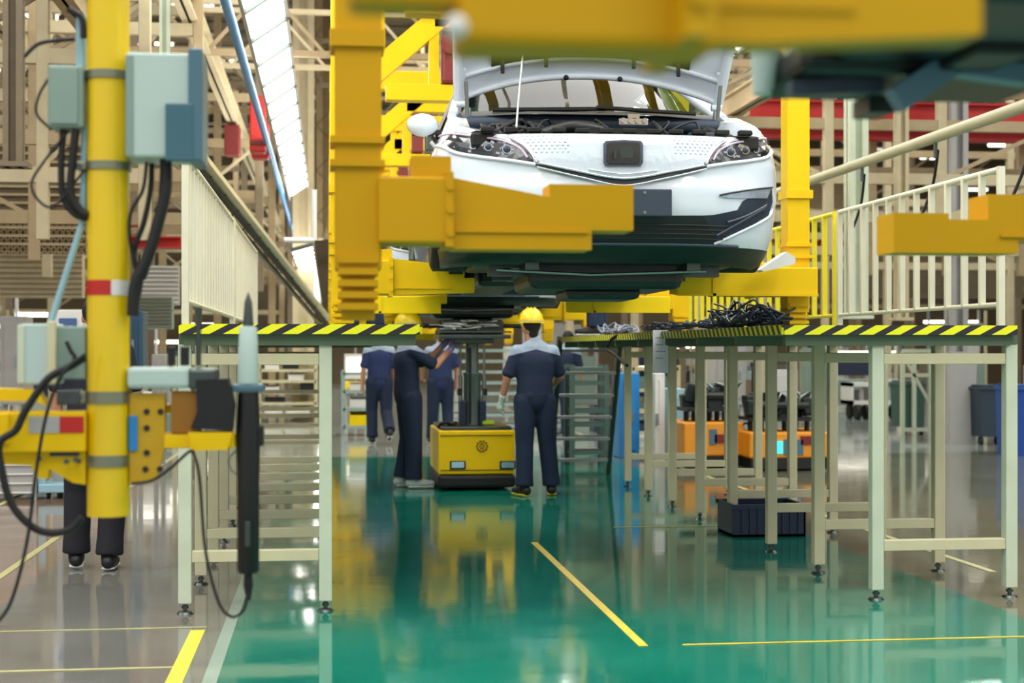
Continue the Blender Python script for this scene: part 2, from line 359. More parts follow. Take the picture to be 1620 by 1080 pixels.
MB().b2((x0 - .012, y0 - .015, h - .03), (x1 + .012, y0, h)).b2((x0 - .012, y1, h - .03), (x1 + .012, y1 + .015, h)).build('rim', navyp, t)

# ---------------------------------------------------------------- line lighting
def light_row(label, X0, X1, z0, z1, y0, y1, pitch):
    t = thing('light_fixture', label, 'light fixture', (X0, y0, z0))
    n = int((y1 - y0) / pitch)
    MB().bar((X0, y0, z0), (X0, y1, z0), .03, .04).build('side_rail', lgrey, t); MB().bar((X1, y0, z1), (X1, y1, z1), .03, .04).build('side_rail', lgrey, t)
    d = Vector((X1 - X0, 0, z1 - z0)); nrm = Vector((d.z, 0, -d.x)).normalized()
    for k in range(n):
        ya, yb = y0 + k * pitch + .03, y0 + (k + 1) * pitch - .03
        p, q = Vector((X0, 0, z0)) + d * .04, Vector((X0, 0, z0)) + d * .96
        vs = [p + Vector((0, ya, 0)), q + Vector((0, ya, 0)), q + Vector((0, yb, 0)), p + Vector((0, yb, 0))]
        MB().add(vs + [v - nrm * .02 for v in vs], [(0, 1, 2, 3), (7, 6, 5, 4), (0, 4, 5, 1), (1, 5, 6, 2), (2, 6, 7, 3), (3, 7, 4, 0)]).build('light_panel', tube_e, t)
        MB().bar((X0, y0 + k * pitch, z0), (X1, y0 + k * pitch, z1), .05, .07).build('divider', dsteel, t)
    for k in range(0, n + 1, 5): MB().bar((X0, y0 + k * pitch, z0), (X0, y0 + k * pitch, z0 + 3.5), .02).build('hanger_rod', dsteel, t)
q = lambda px, py, H: (H * (px - 519) / (HY - py))
light_row('long white slanted light panel row above the left platform', -.70, -.37, EYE + 2.8, EYE + 3.03, 3.2, 28.6, 1.19)
light_row('lower white light strip farther back between the left platform and the yellow post', -.60, -.24, EYE + 1.62, EYE + 1.72, 25, 62, 1.2)
light_row('long white slanted light panel row above the right platform', 3.5, 3.83, EYE + 3.03, EYE + 2.8, 3.2, 26, 1.19)
tag(MB().tube([(-.83, 8, 4.22), (-.83, 40, 4.22)], .045).build('conduit', sky), 'blue pipe running beside the long slanted light row', 'pipe')
# sloping cable tray over the left platform
t = thing('cable_tray', 'dark sloping cable tray dropping diagonally behind the left railing', 'cable tray', at(320, 250, 12))
A_, B_ = at(300, 225, 12.5), at(520, 505, 26)
MB().bar(A_, B_, .09, .05).build('rail', cream, t); off = Vector((-.12, 0, -.1)); MB().bar(A_ + off, B_ + off, .03, .07).build('rail', dsteel, t)
MB().tube([A_ + off / 2, B_ + off / 2], .03, 8).build('cable', rubber, t)
for k in range(16): p = A_.lerp(B_, (k + .5) / 16); MB().bar(p, p + off, .02).build('rung', dsteel, t)
# handrail pipe on the right
t = thing('overhead_pipe_rail', 'long grey pipe rail slanting up to the right above the right railing', 'pipe rail', (4.5, 9, 2.97))
X_ = 4.6; H_ = 388 / 1101 * X_
MB().tube([(X_, 8.6, EYE + H_), (X_, 24, EYE + H_)], .045, 12).build('pipe', mat('pipe_grey', (176, 176, 150), .4), t)
for k in range(7):
    yy = 9.5 + k * 1.6; MB().tube([(X_, yy, EYE + H_ - .02), (X_, yy, EYE + H_ - .16)], .015).build('clip', dsteel, t)
    MB().tube(spline([(X_ + .02, yy, EYE + H_ - .1), (X_ + .06, yy + .2, EYE + H_ - .35), (X_, yy + .3, EYE + H_ - .6)], 5), .012, 6).build('hose', rubber, t)

# ---------------------------------------------------------------- steelwork of the hall
random.seed(11)
def gantry(Y, xs, zs, mt, label, w=.14, top=9.8, brace=.5, group='steel gantry frames across the hall', z0=0):
    t = thing('gantry_frame', label, 'steel frame', (xs[0], Y, 0), group)
    for x in xs: MB().b2((x - w / 2, Y - w / 2, z0), (x + w / 2, Y + w / 2, top), .01).build('column', mt, t)
    for z in zs: MB().b2((xs[0], Y - .05, z - .07), (xs[-1], Y + .05, z + .07)).build('beam', random.choice((mt, tan2, tan)), t)
    for i in range(len(xs) - 1):
        for j in range(len(zs) - 1):
            if random.random() < brace:
                s = random.random() < .5; MB().bar((xs[i], Y, zs[j] if s else zs[j + 1]), (xs[i + 1], Y, zs[j + 1] if s else zs[j]), .05).build('brace', random.choice((tan, tan2, tan3)), t)
def fr(a, b, n): return [a + (b - a) * i / (n - 1) for i in range(n)]
for i, (Y, xa, xb, n, zs) in enumerate([(14.5, -5.4, -1.7, 5, [3.0, 3.35, 4.1, 4.7]), (18, -8, -1.5, 8, [2.9, 3.4, 4.3, 5.1, 5.9]), (22, -10, -1.9, 9, [3.1, 3.7, 4.6, 5.4, 6.2, 7.0]),
        (27, -12, -1.2, 11, [3.2, 4.1, 5.0, 5.8, 6.6, 7.5, 8.4]), (33, -15, -1.2, 13, [3.0, 3.8, 4.6, 5.6, 6.5, 7.4, 8.6, 9.5]), (41, -18, -1.0, 15, [3.2, 4.2, 5.2, 6.2, 7.2, 8.4, 9.6]), (50, -22, -1.5, 15, [2.6, 3.6, 4.6, 5.6, 6.8, 8, 9.2])]):
    gantry(Y, fr(xa, xb, n), zs, (tan2, tan, tan2, tan3, tan, tan3, tan)[i], 'tan steel gantry frame left of the line, %s from the camera' % ORD[i], w=.11 + .01 * i, z0=2.4 if i < 4 else 0)
for i, (Y, xa, xb, n, zs) in enumerate([(19, 4.9, 11, 5, [3.1, 3.6, 4.3]), (24, 5, 14, 8, [3.0, 3.6, 4.3, 5.6, 6.3]), (30, 4.8, 18, 11, [3.1, 3.7, 4.4, 5.4, 6.4, 7.2]), (38, 4.5, 24, 14, [3.0, 4.0, 5.0, 6.0, 7.0, 8.2]), (48, 4.5, 30, 15, [2.8, 3.8, 4.8, 5.8, 7, 8.4, 9.4])]):
    gantry(Y, fr(xa, xb, n), zs, (tan2, tan, tan2, tan3, tan)[i], 'steel gantry frame right of the line, %s from the camera' % ORD[i], w=.12 + .01 * i, z0=2.6 if i < 2 else 0)
# lattice girders running across, high up
def truss(Y, x0, x1, z, h, label, mt=tan, step=.8):
    t = thing('roof_truss', label, 'roof truss', (x0, Y, z), 'lattice roof trusses')
    MB().b2((x0, Y - .04, z), (x1, Y + .04, z + .08)).build('chord', mt, t); MB().b2((x0, Y - .04, z + h), (x1, Y + .04, z + h + .08)).build('chord', mt, t)
    m = MB(); k = 0; x = x0
    while x < x1 - .01: m.bar((x, Y, z + (0 if k % 2 else h)), (x + step, Y, z + (h if k % 2 else 0)), .045); x += step; k += 1
    m.build('web', mt, t)
for i, Y in enumerate((20, 25, 31, 37, 44, 52)): truss(Y, -20, 28, 5.2 + .75 * i, .9, 'tan lattice roof truss spanning the hall, %s from the camera' % ORD[i], (tan, tan2, tan3)[i % 3])
# longitudinal girders
for i, (x, z) in enumerate([(-2.2, 4.3), (-3.6, 4.9), (-5.4, 5.3), (-1.6, 5.2), (5.2, 4.4), (7.8, 6.3), (10.4, 6.8)]):
    d = 'left' if x < 0 else 'right'
    t = thing('crane_girder', 'tan girder along the %s side of the hall, %s from the aisle' % (d, ORD[{-1.6:0,-2.2:1,-3.6:2,-5.4:3,5.2:0,7.8:1,10.4:2}[x]]), 'girder', (x, 13, z), 'girders along the hall')
    MB().b2((x - .09, 13, z), (x + .09, 60, z + .03)).b2((x - .09, 13, z + .25), (x + .09, 60, z + .28)).b2((x - .015, 13, z), (x + .015, 60, z + .28)).build('flanges', (tan, tan2)[i % 2], t)
    MB().box((x, 20 + 2 * i, z - .3), (.25, .5, .5), bev=.02).build('trolley', dred if i % 2 else tan3, t)
# main columns that stand out
def column(px0, px1, Y, mt, label, z0=0, z1=HZ, lace=False):
    x0, x1 = at(px0, 300, Y).x, at(px1, 300, Y).x; t = thing('steel_column', label, 'column', ((x0 + x1) / 2, Y, z0)); w = x1 - x0
    MB().b2((x0, Y, z0), (x0 + w * .3, Y + w, z1)).b2((x1 - w * .3, Y, z0), (x1, Y + w, z1)).b2((x0, Y + w * .45, z0), (x1, Y + w * .55, z1)).build('shaft', mt, t)
    if lace:
        m = MB(); k = 0; z = z0
        while z < z1 - w: m.bar((x0, Y, z if k % 2 else z + w), (x1, Y, z + w if k % 2 else z), .03); z += w; k += 1
        m.build('lacing', tan3, t)
    else: MB().b2((x0 - .05, Y - .05, z0), (x1 + .05, Y + w + .05, z0 + .04)).build('base_plate', mt, t)
column(463, 497, 30, tan2, 'broad cream column between the slanted lights and the yellow post')
column(500, 536, 36, tan, 'tan laced column just left of the yellow post', z0=4, lace=True)
column(4, 34, 13, tan3, 'brown steel column at the upper left corner', z0=2.9)
column(252, 268, 12.5, mint, 'thin green column behind the grey boxes', z0=3.6)
column(1345, 1374, 17.5, mint, 'pale green column crossed by the grey pipe rail', z0=1.75)
column(1420, 1438, 18.5, tan2, 'slim cream column right of the pale green one', z0=1.75)
column(1505, 1532, 22, lgrey, 'square grey column beside the rolling bins')
# white bracket frame near the left column
t = thing('pipe_frame', 'white pipe loop frame hanging beside the broad cream column', 'pipe frame', at(475, 375, 16))
MB().tube([at(497, 300, 16), at(497, 380, 16)], .03).tube([at(497, 380, 16), at(450, 380, 16)], .03).build('frame_tube', white, t)
# red cross beams
def xbeam(px0, px1, py0, py1, Y, mt, label, name='cross_beam'):
    a, b = at(px0, py1, Y), at(px1, py0, Y); w = b.z - a.z
    t = thing(name, label, 'beam', (a.x, Y, a.z))
    MB().b2((a.x, Y, a.z), (b.x, Y + .25, a.z + w * .14)).b2((a.x, Y, b.z - w * .14), (b.x, Y + .25, b.z)).build('flanges', mt, t); MB().b2((a.x, Y + .1, a.z), (b.x, Y + .15, b.z)).build('web', mt, t)
xbeam(1190, 1800, 167, 189, 23, red, 'long red beam across the right side of the hall, upper of two')
xbeam(1190, 1800, 192, 217, 23.4, red, 'long red beam across the right side of the hall, lower of two')
xbeam(195, 285, 374, 391, 20, red, 'short red beam behind the yellow pole, lower of two'); xbeam(180, 222, 343, 357, 20, red, 'short red beam behind the yellow pole, upper of two')
xbeam(0, 130, 205, 216, 16, tan2, 'tan beam crossing at the left edge above the wall panel')
xbeam(1290, 1420, 378, 396, 30, red, 'red beam seen through the cream railing')
for i, (a0, a1, b0, b1, Y) in enumerate([(395, 420, 150, 240, 21), (398, 425, 195, 250, 22)]):
    a, b = at(a0, b1, Y), at(a1, b0, Y)
    t = thing('red_machine', ('red hanging guard plate behind the slanted light row', 'red hoist box below the hanging guard plate')[i], 'hoist', a)
    MB().b2(a, (b.x, Y + .3, b.z), .02).build('body', red, t); MB().b2((a.x, Y - .02, a.z + .1), (b.x, Y, a.z + .16)).build('strap', dred, t)
# wall panel with ribs and mesh on the left
t = thing('panel_screen', 'tan ribbed wall panel high behind the left cables', 'wall panel', at(0, 300, 19))
a, b = at(-60, 400, 19), at(135, 214, 19); MB().b2(a, (b.x, 19.1, b.z)).build('sheet', tan3, t)
for k in range(14): z = b.z - .02 - k * .1; MB().b2((a.x, 18.95, z - .03), (b.x, 19.0, z)).build('rib', tan2, t)
m = MB()
for k in range(20):
    z = a.z + .02; x = a.x + k * (b.x - a.x) / 20; m.bar((x, 18.97, a.z), (x + .35, 18.97, a.z + .5), .018); m.bar((x + .35, 18.97, a.z), (x, 18.97, a.z + .5), .018)
m.build('mesh', tan, t)
for i, (px0, px1, py0, py1, Y, mt, lb) in enumerate([(218, 282, 420, 482, 24, lgrey, 'light grey wall panel behind the black cables'), (215, 272, 470, 520, 22, greyd, 'ribbed grey-green guard panel low behind the yellow pole'),
        (0, 130, 395, 470, 24, tan2, 'khaki duct bank left of the yellow pole'), (1270, 1620, 405, 470, 34, tan3, 'brown duct bank behind the cream railing'), (1275, 1340, 290, 330, 26, tan, 'tan box duct beneath the grey pipe rail')]):
    a, b = at(px0, py1, Y), at(px1, py0, Y); t = thing('wall_cover', lb, 'panel', a)
    MB().b2(a, (b.x, Y + .3, b.z)).build('panel', mt, t); m = MB(); n = 9
    for k in range(n): zz = a.z + (b.z - a.z) * (k + .5) / n; m.b2((a.x, Y - .03, zz), (b.x, Y, zz + (b.z - a.z) * .03))
    m.build('slats', tan3 if mt != lgrey else white, t)
# far tube lights
random.seed(3); n = 0
for (px, py, Y) in [(10, 26, 34), (46, 27, 34), (218, 13, 30), (278, 11, 30), (300, 8, 33), (316, 10, 36), (5, 112, 45), (335, 96, 42), (352, 108, 46), (150, 128, 50), (30, 60, 40), (95, 12, 38), (60, 145, 50), (300, 60, 42), (240, 70, 44), (1310, 290, 60), (1480, 250, 55), (1540, 300, 60), (1400, 240, 50), (1590, 230, 50)]:
    p = at(px, py, Y); t = thing('tube_lamp', 'far white tube lamp under the roof steelwork', 'lamp', p, 'far tube lamps under the roof')
    MB().tube([p + Vector((-.6, 0, 0)), p + Vector((.6, 0, 0))], .05, 8).build('tube', tube_far, t); MB().b2(p + Vector((-.65, -.08, .06)), p + Vector((.65, .08, .12))).build('housing', white, t)
    for s_ in (-.5, .5): MB().b2((p.x + s_ - .01, p.y - .01, p.z + .12), (p.x + s_ + .01, p.y + .01, HZ)).build('hanger_rod', dsteel, t)
# ================================================================ the car
CARO = Vector((1.45, 7.38, 1.70)); YAW = R(1.2)
def c2w(x, y, z): return Vector((CARO.x + x * math.cos(YAW) + y * math.sin(YAW), CARO.y - x * math.sin(YAW) + y * math.cos(YAW), CARO.z + z))
def interp(tab, v):
    if v <= tab[0][0]: return tab[0][1]
    for (a, fa), (b, fb) in zip(tab, tab[1:]):
        if v <= b: t = (v - a) / (b - a); t = t * t * (3 - 2 * t) * .5 + t * .5; return fa + (fb - fa) * t
    return tab[-1][1]
WT = [(.05, .84), (.15, .875), (.3, .91), (.5, .93), (.62, .93), (.7, .918), (.78, .89), (.86, .85), (.95, .815), (1.06, .785)]
OT = [(.05, .16), (.15, .09), (.25, .035), (.38, 0), (.48, 0), (.56, .02), (.62, .025), (.70, .045), (.78, .10), (.9, .2), (1.06, .35)]
NP, DF, DR, LEN = 2.55, .72, .6, 4.75
def ys(x, z):
    t = min(abs(x) / interp(WT, z), .9995); g = (1 - t ** NP) ** (1 / NP)
    return DF * (1 - g) + interp(OT, z) * g
def pick(px, py):                      # where the photo's ray meets the front of the body, in car coordinates
    def loc(Y):
        p = at(px, py, Y) - CARO; return (p.x * math.cos(YAW) - p.y * math.sin(YAW), p.x * math.sin(YAW) + p.y * math.cos(YAW), p.z)
    a, b = 7.0, 8.3
    for _ in range(40):
        m = (a + b) / 2; x, y, z = loc(m)
        if y < ys(x, z): a = m
        else: b = m
    x, y, z = loc(a); return (x, z)
class CB(MB):                          # collector that takes car coordinates
    def build(s, name, m, parent=None, **k):
        s.v = [tuple(c2w(*v)) for v in s.v]; return MB.build(s, name, m, parent, **k)
def patch(poly, off=.006, thick=.012, cuts=3, fn=None):    # a plate that follows the nose of the car
    bm = bmesh.new(); f = bm.faces.new([bm.verts.new((x, 0, z)) for x, z in poly])
    bmesh.ops.triangulate(bm, faces=[f])
    for _ in range(cuts):
        e = [e for e in bm.edges if e.calc_length() > .05]
        if e: bmesh.ops.subdivide_edges(bm, edges=e, cuts=1); bmesh.ops.triangulate(bm, faces=bm.faces)
    for v in bm.verts: v.co.y = ys(v.co.x, v.co.z) - off + (fn(v.co.x, v.co.z) if fn else 0)
    bmesh.ops.recalc_face_normals(bm, faces=bm.faces)
    r = bmesh.ops.extrude_face_region(bm, geom=list(bm.faces))
    for v in [g for g in r['geom'] if isinstance(g, bmesh.types.BMVert)]: v.co.y += thick
    bm.verts.index_update(); mb = CB(); mb.add([v.co.copy() for v in bm.verts], [[v.index for v in f.verts] for f in bm.faces], False); bm.free(); return mb
def line_on(pts, r, off=.008, n=8, close=False):
    p2 = spline([(x, 0, z) for x, z in pts], 6); return CB().tube([(p.x, ys(p.x, p.z) - off, p.z) for p in p2], r, n)
px_ = lambda L: [pick(a, b) for a, b in L]
mir = lambda P: [(-x, z) for x, z in P][::-1]
def top_z(y, x=0): return interp([(0, .757), (.15, .765), (.4, .83), (.8, .93), (1.2, .995), (2.2, 1.0), (3.4, 1.02), (4.4, 1.03), (5, 1.0)], y)

def build_car():
    t = thing('car', 'white sedan with raised bonnet hanging over the aisle, nearest the camera', 'car', CARO, 'white sedans on the assembly line')
    # lower shell: rows of plan curves, open at the top between the wings
    half = []
    for k in range(27):
        u = k / 27; u = math.sin(u * math.pi / 2) ** 1.0; half.append(('f', u))
    s0 = DF; yy = DF
    while yy < LEN - DR: half.append(('s', yy)); yy += .035
    for k in range(16): half.append(('r', math.cos(k / 16 * math.pi / 2)))
    half.append(('r', 0.0))
    N = 20
    def pt(kind, u, v, sgn):
        y0 = DF * (1 - (1 - min(u, .9995) ** NP) ** (1 / NP)) if kind == 'f' else (u if kind == 's' else LEN - DR * (1 - (1 - min(u, .9995) ** NP) ** (1 / NP)))
        zb = .2
        for cy in (.93, 3.68):
            if abs(y0 - cy) < .37: zb = max(zb, .34 + math.sqrt(.37 ** 2 - (y0 - cy) ** 2))
        zt = top_z(y0); z = zb + (zt - zb) * v; W_ = interp(WT, z)
        if y0 > 1.2: W_ = max(W_, interp(WT, z) + .0)
        if kind == 's': return Vector((sgn * W_, u, z))
        x = sgn * W_ * min(u, .9995); g = (1 - min(u, .9995) ** NP) ** (1 / NP)
        if kind == 'f': return Vector((x, DF * (1 - g) + interp(OT, z) * g, z))
        return Vector((x, LEN - DR * (1 - g) - interp(OT, z) * g * .8, z))
    m = CB()
    for sgn in (-1, 1):
        vs = [pt(k, u, i / N, sgn) for (k, u) in half for i in range(N + 1)]
        fs = [(a * (N + 1) + i, (a + 1) * (N + 1) + i, (a + 1) * (N + 1) + i + 1, a * (N + 1) + i + 1) for a in range(len(half) - 1) for i in range(N)]
        m.add(vs, fs, True)
        # wing tops turning inwards
        rim = [pt(k, u, 1, sgn) for (k, u) in half]; ins = []
        idx = [i for i, p in enumerate(rim) if .3 < p.y < 1.25]
        vs = []; fs = []
        for i in idx:
            p = rim[i]; vs += [p, p + Vector((-sgn * .035, 0, .012)), p + Vector((-sgn * .10, .0, .004)), p + Vector((-sgn * .125, 0, -.06))]
        for a in range(len(idx) - 1):
            for i in range(3): fs.append((a * 4 + i, a * 4 + 4 + i, a * 4 + 5 + i, a * 4 + i + 1))
        m.add(vs, fs, True)
        # boot and rear shoulder
        idx = [i for i, p in enumerate(rim) if p.y > 3.9]; vs = []; fs = []
        for i in idx: p = rim[i]; vs += [p, Vector((0, p.y, p.z + .03))]
        for a in range(len(idx) - 1): fs.append((2 * a, 2 * a + 2, 2 * a + 3, 2 * a + 1))
        m.add(vs, fs, True)
    m.build('body_shell', carw, t)
    # cabin
    def arc(y, hw, z, sag, n=12): return [Vector((hw * (2 * i / n - 1), y + sag * (2 * i / n - 1) ** 2, z - .045 * (2 * i / n - 1) ** 4)) for i in range(n + 1)]
    def loft(rows, mt, name, thick=0):
        n = len(rows[0]); mb = CB().add([p for r_ in rows for p in r_], [(a * n + i, a * n + i + 1, (a + 1) * n + i + 1, (a + 1) * n + i) for a in range(len(rows) - 1) for i in range(n - 1)], True)
        return mb.build(name, mt, t)
    loft([arc(1.18, .70, 1.03, .22), arc(1.38, .68, 1.14, .2), arc(1.6, .645, 1.27, .17), arc(1.82, .60, 1.385, .14)], wglass, 'windscreen')
    loft([arc(1.82, .60, 1.40, .14), arc(1.95, .59, 1.43, .12), arc(2.5, .59, 1.47, .05), arc(3.1, .58, 1.45, 0), arc(3.45, .56, 1.40, -.06)], carw, 'roof')
    loft([arc(1.86, .575, 1.365, .13), arc(2.5, .57, 1.43, .05), arc(3.1, .56, 1.41, 0), arc(3.43, .54, 1.365, -.06)], mat('headliner', (70, 84, 78), .9), 'headliner')
    loft([arc(3.45, .55, 1.385, -.06), arc(4.05, .62, 1.06, -.1)], wglass, 'rear_window')
    for s in (-1, 1):
        CB().tube(spline([(s * .775, 1.12, .99), (s * .73, 1.42, 1.12), (s * .665, 1.72, 1.27), (s * .615, 1.98, 1.385), (s * .60, 2.5, 1.43), (s * .59, 3.1, 1.41), (s * .62, 3.5, 1.33), (s * .70, 4.05, 1.06)], 6), .035, 10).build('roof_pillar', carw, t)
        CB().bar((s * .79, 2.42, 1.0), (s * .61, 2.5, 1.41), .05, .09).build('door_pillar', black, t)
        for ya, yb, yc, yd in ((1.35, 2.4, 2.48, 2.0), (2.46, 3.85, 3.4, 2.53)):
            CB().add([(s * .785, ya, 1.0), (s * .785, yb, 1.0), (s * .61, yc, 1.39), (s * .61, yd, 1.39)], [(0, 1, 2, 3)]).build('side_window', wglass, t)
        mi = CB().ball((s * .93, 1.52, 1.0), (.095, .07, .068), 18, 12); mi.build('mirror', carw, t)
        CB().bar((s * .78, 1.52, .955), (s * .90, 1.53, .95), .05, .035).box((s * .92, 1.585, .99), (.14, .01, .09), bev=.004).build('mirror_base', black, t)
        for yc in (.93, 3.68):
            w_ = CB().tube([(s * .70, yc, .44), (s * .72, yc, .44), (s * .90, yc, .44), (s * .915, yc, .44)], [.30, .33, .33, .30], 40).build('wheel', rubber, t)
            r_ = CB().tube([(s * .90, yc, .44), (s * .922, yc, .44)], [.21, .2], 30).cyl((s * .92, yc, .44), (s * .935, yc, .44), .05)
            for k in range(5): a = k * 2 * math.pi / 5; r_.bar((s * .925, yc, .44), (s * .925, yc + .2 * math.cos(a), .44 + .2 * math.sin(a)), .035, .02)
            r_.build('rim', steel, w_)
            vs = [Vector((s * xx, yc + .37 * math.cos(a * math.pi / 16), .35 + .37 * math.sin(a * math.pi / 16))) for a in range(17) for xx in (.5, .885)]
            CB().add(vs, [(2 * a, 2 * a + 1, 2 * a + 3, 2 * a + 2) for a in range(16)], True).build('wheel_arch_liner', black, t)
        sh = CB()
        for ya in (2.3, 3.3): sh.box((s * .925, ya, .82), (.02, .2, .03), bev=.006)
        sh.build('door_handle', carw, t)
    # open bonnet: white frame with a dark pad, seen from below
    def hood_row(v):       # v 0 at the hinge, 1 at the nose edge
        y = 1.12 - .62 * v; z = 1.07 + .86 * v; hw = .745 + .05 * v
        return y, z, hw
    m = CB(); n = 24; vs = []; fs = []
    for j in range(9):
        y, z, hw = hood_row(j / 8)
        for i in range(n + 1):
            q = 2 * i / n - 1; vs.append(Vector((hw * q, y + .10 * (1 - q * q) * 1.0 - .0, z + (.15 - .13 * abs(q) ** 2.2 if j == 0 else .15 - .13 * abs(q) ** 2.2) * (1 - j / 8) + .03 * (1 - q * q))))
    for j in range(8):
        for i in range(n): a = j * (n + 1) + i; fs.append((a, a + 1, a + n + 2, a + n + 1))
    m.add(vs, fs, True); h = m.build('bonnet', carw, t)
    # inner frame ribs on the underside
    rb = CB(); N1 = n + 1
    def hp(i, j, d=.03): p = vs[j * N1 + i]; return p + Vector((0, -d, -d * .4))
    for j0, rr in ((0, .018), (1, .014), (8, .02)): rb.tube([hp(i, j0, .008) for i in range(n + 1)], rr, 8)
    for i0 in (0, n): rb.tube([hp(i0, j, .01) for j in range(9)], .03, 8)
    rb.build('inner_frame', carw, h)
    pd = CB(); pv = []; pf = []
    for j in range(1, 8):
        for i in range(3, n - 2): pv.append(hp(i, j, .03 if 1 < j and 3 < i < n - 3 else .012))
    W2 = n - 5
    for j in range(6):
        for i in range(W2 - 1): a = j * W2 + i; pf.append((a, a + 1, a + W2 + 1, a + W2))
    pd.add(pv, pf, True).build('insulation_pad', black, h)
    for i0 in (4, 8, 16, 20): p = hp(i0, 1, .035); CB().box(p, (.022, .012, .075), bev=.003).build('rubber_stop', rubber, h)
    for i0 in (10, 15): p = hp(i0, 0, .03); CB().ball(p, .016, 8, 6).build('clip', black, h)
    for s in (-1, 1):
        CB().bar((s * .735, 1.18, .99), (s * .742, 1.08, 1.13), .02, .035).bar((s * .742, 1.08, 1.13), (s * .72, 1.0, 1.24), .02, .03).cyl((s * .70, 1.1, 1.06), (s * .76, 1.1, 1.06), .02).build('hinge', carw, h)
        CB().tube([(s * .70, .98, .90), (s * .715, .94, 1.16)], .011, 10).tube([(s * .698, .98, .86), (s * .70, .98, 1.02)], .017, 10).build('gas_strut', steel, t)
    p0 = (-.52, .12, .79); CB().tube([p0, (-.50, .2, .95), (-.44, .42, 1.36)], .0055, 8).build('prop_rod', steel, t)
    # engine bay
    CB().b2((-.70, 1.02, .45), (.70, 1.10, .96)).build('bulkhead', black, t)
    CB().tube([(-.72, .98, .93), (-.4, 1.04, .955), (.4, 1.04, .955), (.72, .98, .93)], .045, 12).build('cowl_seal', slate, t)
    CB().add([(-.76, 1.0, .97), (-.35, .93, .985), (.35, .93, .985), (.76, 1.0, .97), (.76, 1.2, 1.03), (.35, 1.22, 1.05), (-.35, 1.22, 1.05), (-.76, 1.2, 1.03)], [(0, 1, 6, 7), (1, 2, 5, 6), (2, 3, 4, 5)]).build('cowl_panel', dgreen, t)
    wp = CB()
    for a, b in (((-.55, 1.14, 1.035), (.1, 1.17, 1.055)), ((.05, 1.15, 1.06), (.62, 1.15, 1.03))): wp.tube([a, b], .012, 6); wp.tube([Vector(a) + Vector((0, .03, .012)), Vector(b) + Vector((0, .03, .012))], .007, 6)
    wp.build('wiper', black, t)
    rs = CB().b2((-.74, .20, .70), (.74, .34, .775), .012)
    for k in range(12): rs.box((-.66 + k * .12, .18, .785), (.07, .05, .025), bev=.005)
    rs.b2((-.16, .16, .74), (.18, .24, .80)).build('radiator_support', black, t)
    lt = CB().box((.085, .2, .835), (.15, .03, .035), bev=.005)
    for k in range(4): lt.cyl((.03 + k * .037, .18, .84), (.03 + k * .037, .17, .84), .014, n=12)
    lt.box((.085, .2, .865), (.06, .03, .02)).build('bonnet_latch', chrome, t)
    en = CB().b2((-.33, .42, .45), (.34, .85, .80), .03)
    for k in range(5): en.box((-.22 + k * .11, .5, .81), (.05, .12, .03), bev=.008)
    en.build('engine_cover', black, t)
    CB().b2((.42, .45, .5), (.66, .68, .80), .01).b2((.44, .47, .80), (.64, .66, .83), .008).build('battery', slate, t)
    CB().b2((-.64, .4, .5), (-.40, .7, .79), .03).tube(spline([(-.42, .5, .78), (-.2, .42, .84), (0, .55, .83), (.05, .7, .82)], 6), .035, 10).build('air_box', black, t)
    for s in (-1, 1): CB().cyl((s * .6, .92, .6), (s * .6, .92, .89), .09, .075).cyl((s * .6, .92, .89), (s * .6, .92, .915), .03).build('strut_tower', slate, t); 
    random.seed(8)
    ho = CB()
    for k in range(16):
        x = random.uniform(-.68, .68); ho.tube(spline([(x, random.uniform(.4, .9), .8), (x + random.uniform(-.1, .1), .6, .86 + random.random() * .05), (x + random.uniform(-.25, .25), .5, .82), (x + random.uniform(-.3, .3), .85, .84)], 5), random.uniform(.006, .014), 6)
    ho.build('hoses', rubber, t)
    # nose details taken from the photo's right half and mirrored
    HL = px_([(1117, 263), (1124, 247), (1138, 233), (1158, 224), (1190, 219), (1213, 219), (1217, 226), (1215, 245), (1190, 254), (1150, 259)])
    GR = px_([(985, 213), (1060, 214), (1120, 217), (1150, 221), (1132, 236), (1119, 252), (1108, 263), (1060, 273), (1010, 281), (985, 284)])
    gl = GR + mir(GR)[1:-1]
    g = patch(gl, .010, .014).build('grille_film', film, t)
    # embossed diamonds under the film on both sides
    dm = CB()
    for s in (-1, 1):
        for i in range(9):
            for j in range(6):
                x = .27 + i * .026 + (j % 2) * .013; z = .66 + j * .017
                if .24 < x < .52 - (.74 - z) * .8: dm.ball((s * x, ys(x, z) - .010, z), (.007, .004, .005), 6, 4)
    dm.build('film_bumps', film, g)
    rim_ = px_([(957, 224), (985, 222), (1013, 224), (1016, 228), (1016, 258), (1013, 263), (985, 263), (957, 263), (954, 258), (954, 228)])
    bg = patch(rim_, .022, .014, 1).build('badge_recess', slate, t)
    inner = [(x * .84 + .0, (z - .69) * .8 + .69) for x, z in rim_]; cx_ = sum(x for x, z in rim_) / len(rim_); cz_ = sum(z for x, z in rim_) / len(rim_)
    inner = [((x - cx_) * .84 + cx_, (z - cz_) * .84 + cz_) for x, z in rim_]
    patch(inner, .026, .01, 1).build('badge_hole', black, bg)
    CB().cyl((cx_ + .015, ys(0, cz_) - .03, cz_), (cx_ + .015, ys(0, cz_) - .02, cz_), .035).box((cx_ - .045, -.03 + ys(0, cz_), cz_ - .01), (.012, .01, .04)).build('sensor', dsteel, bg)
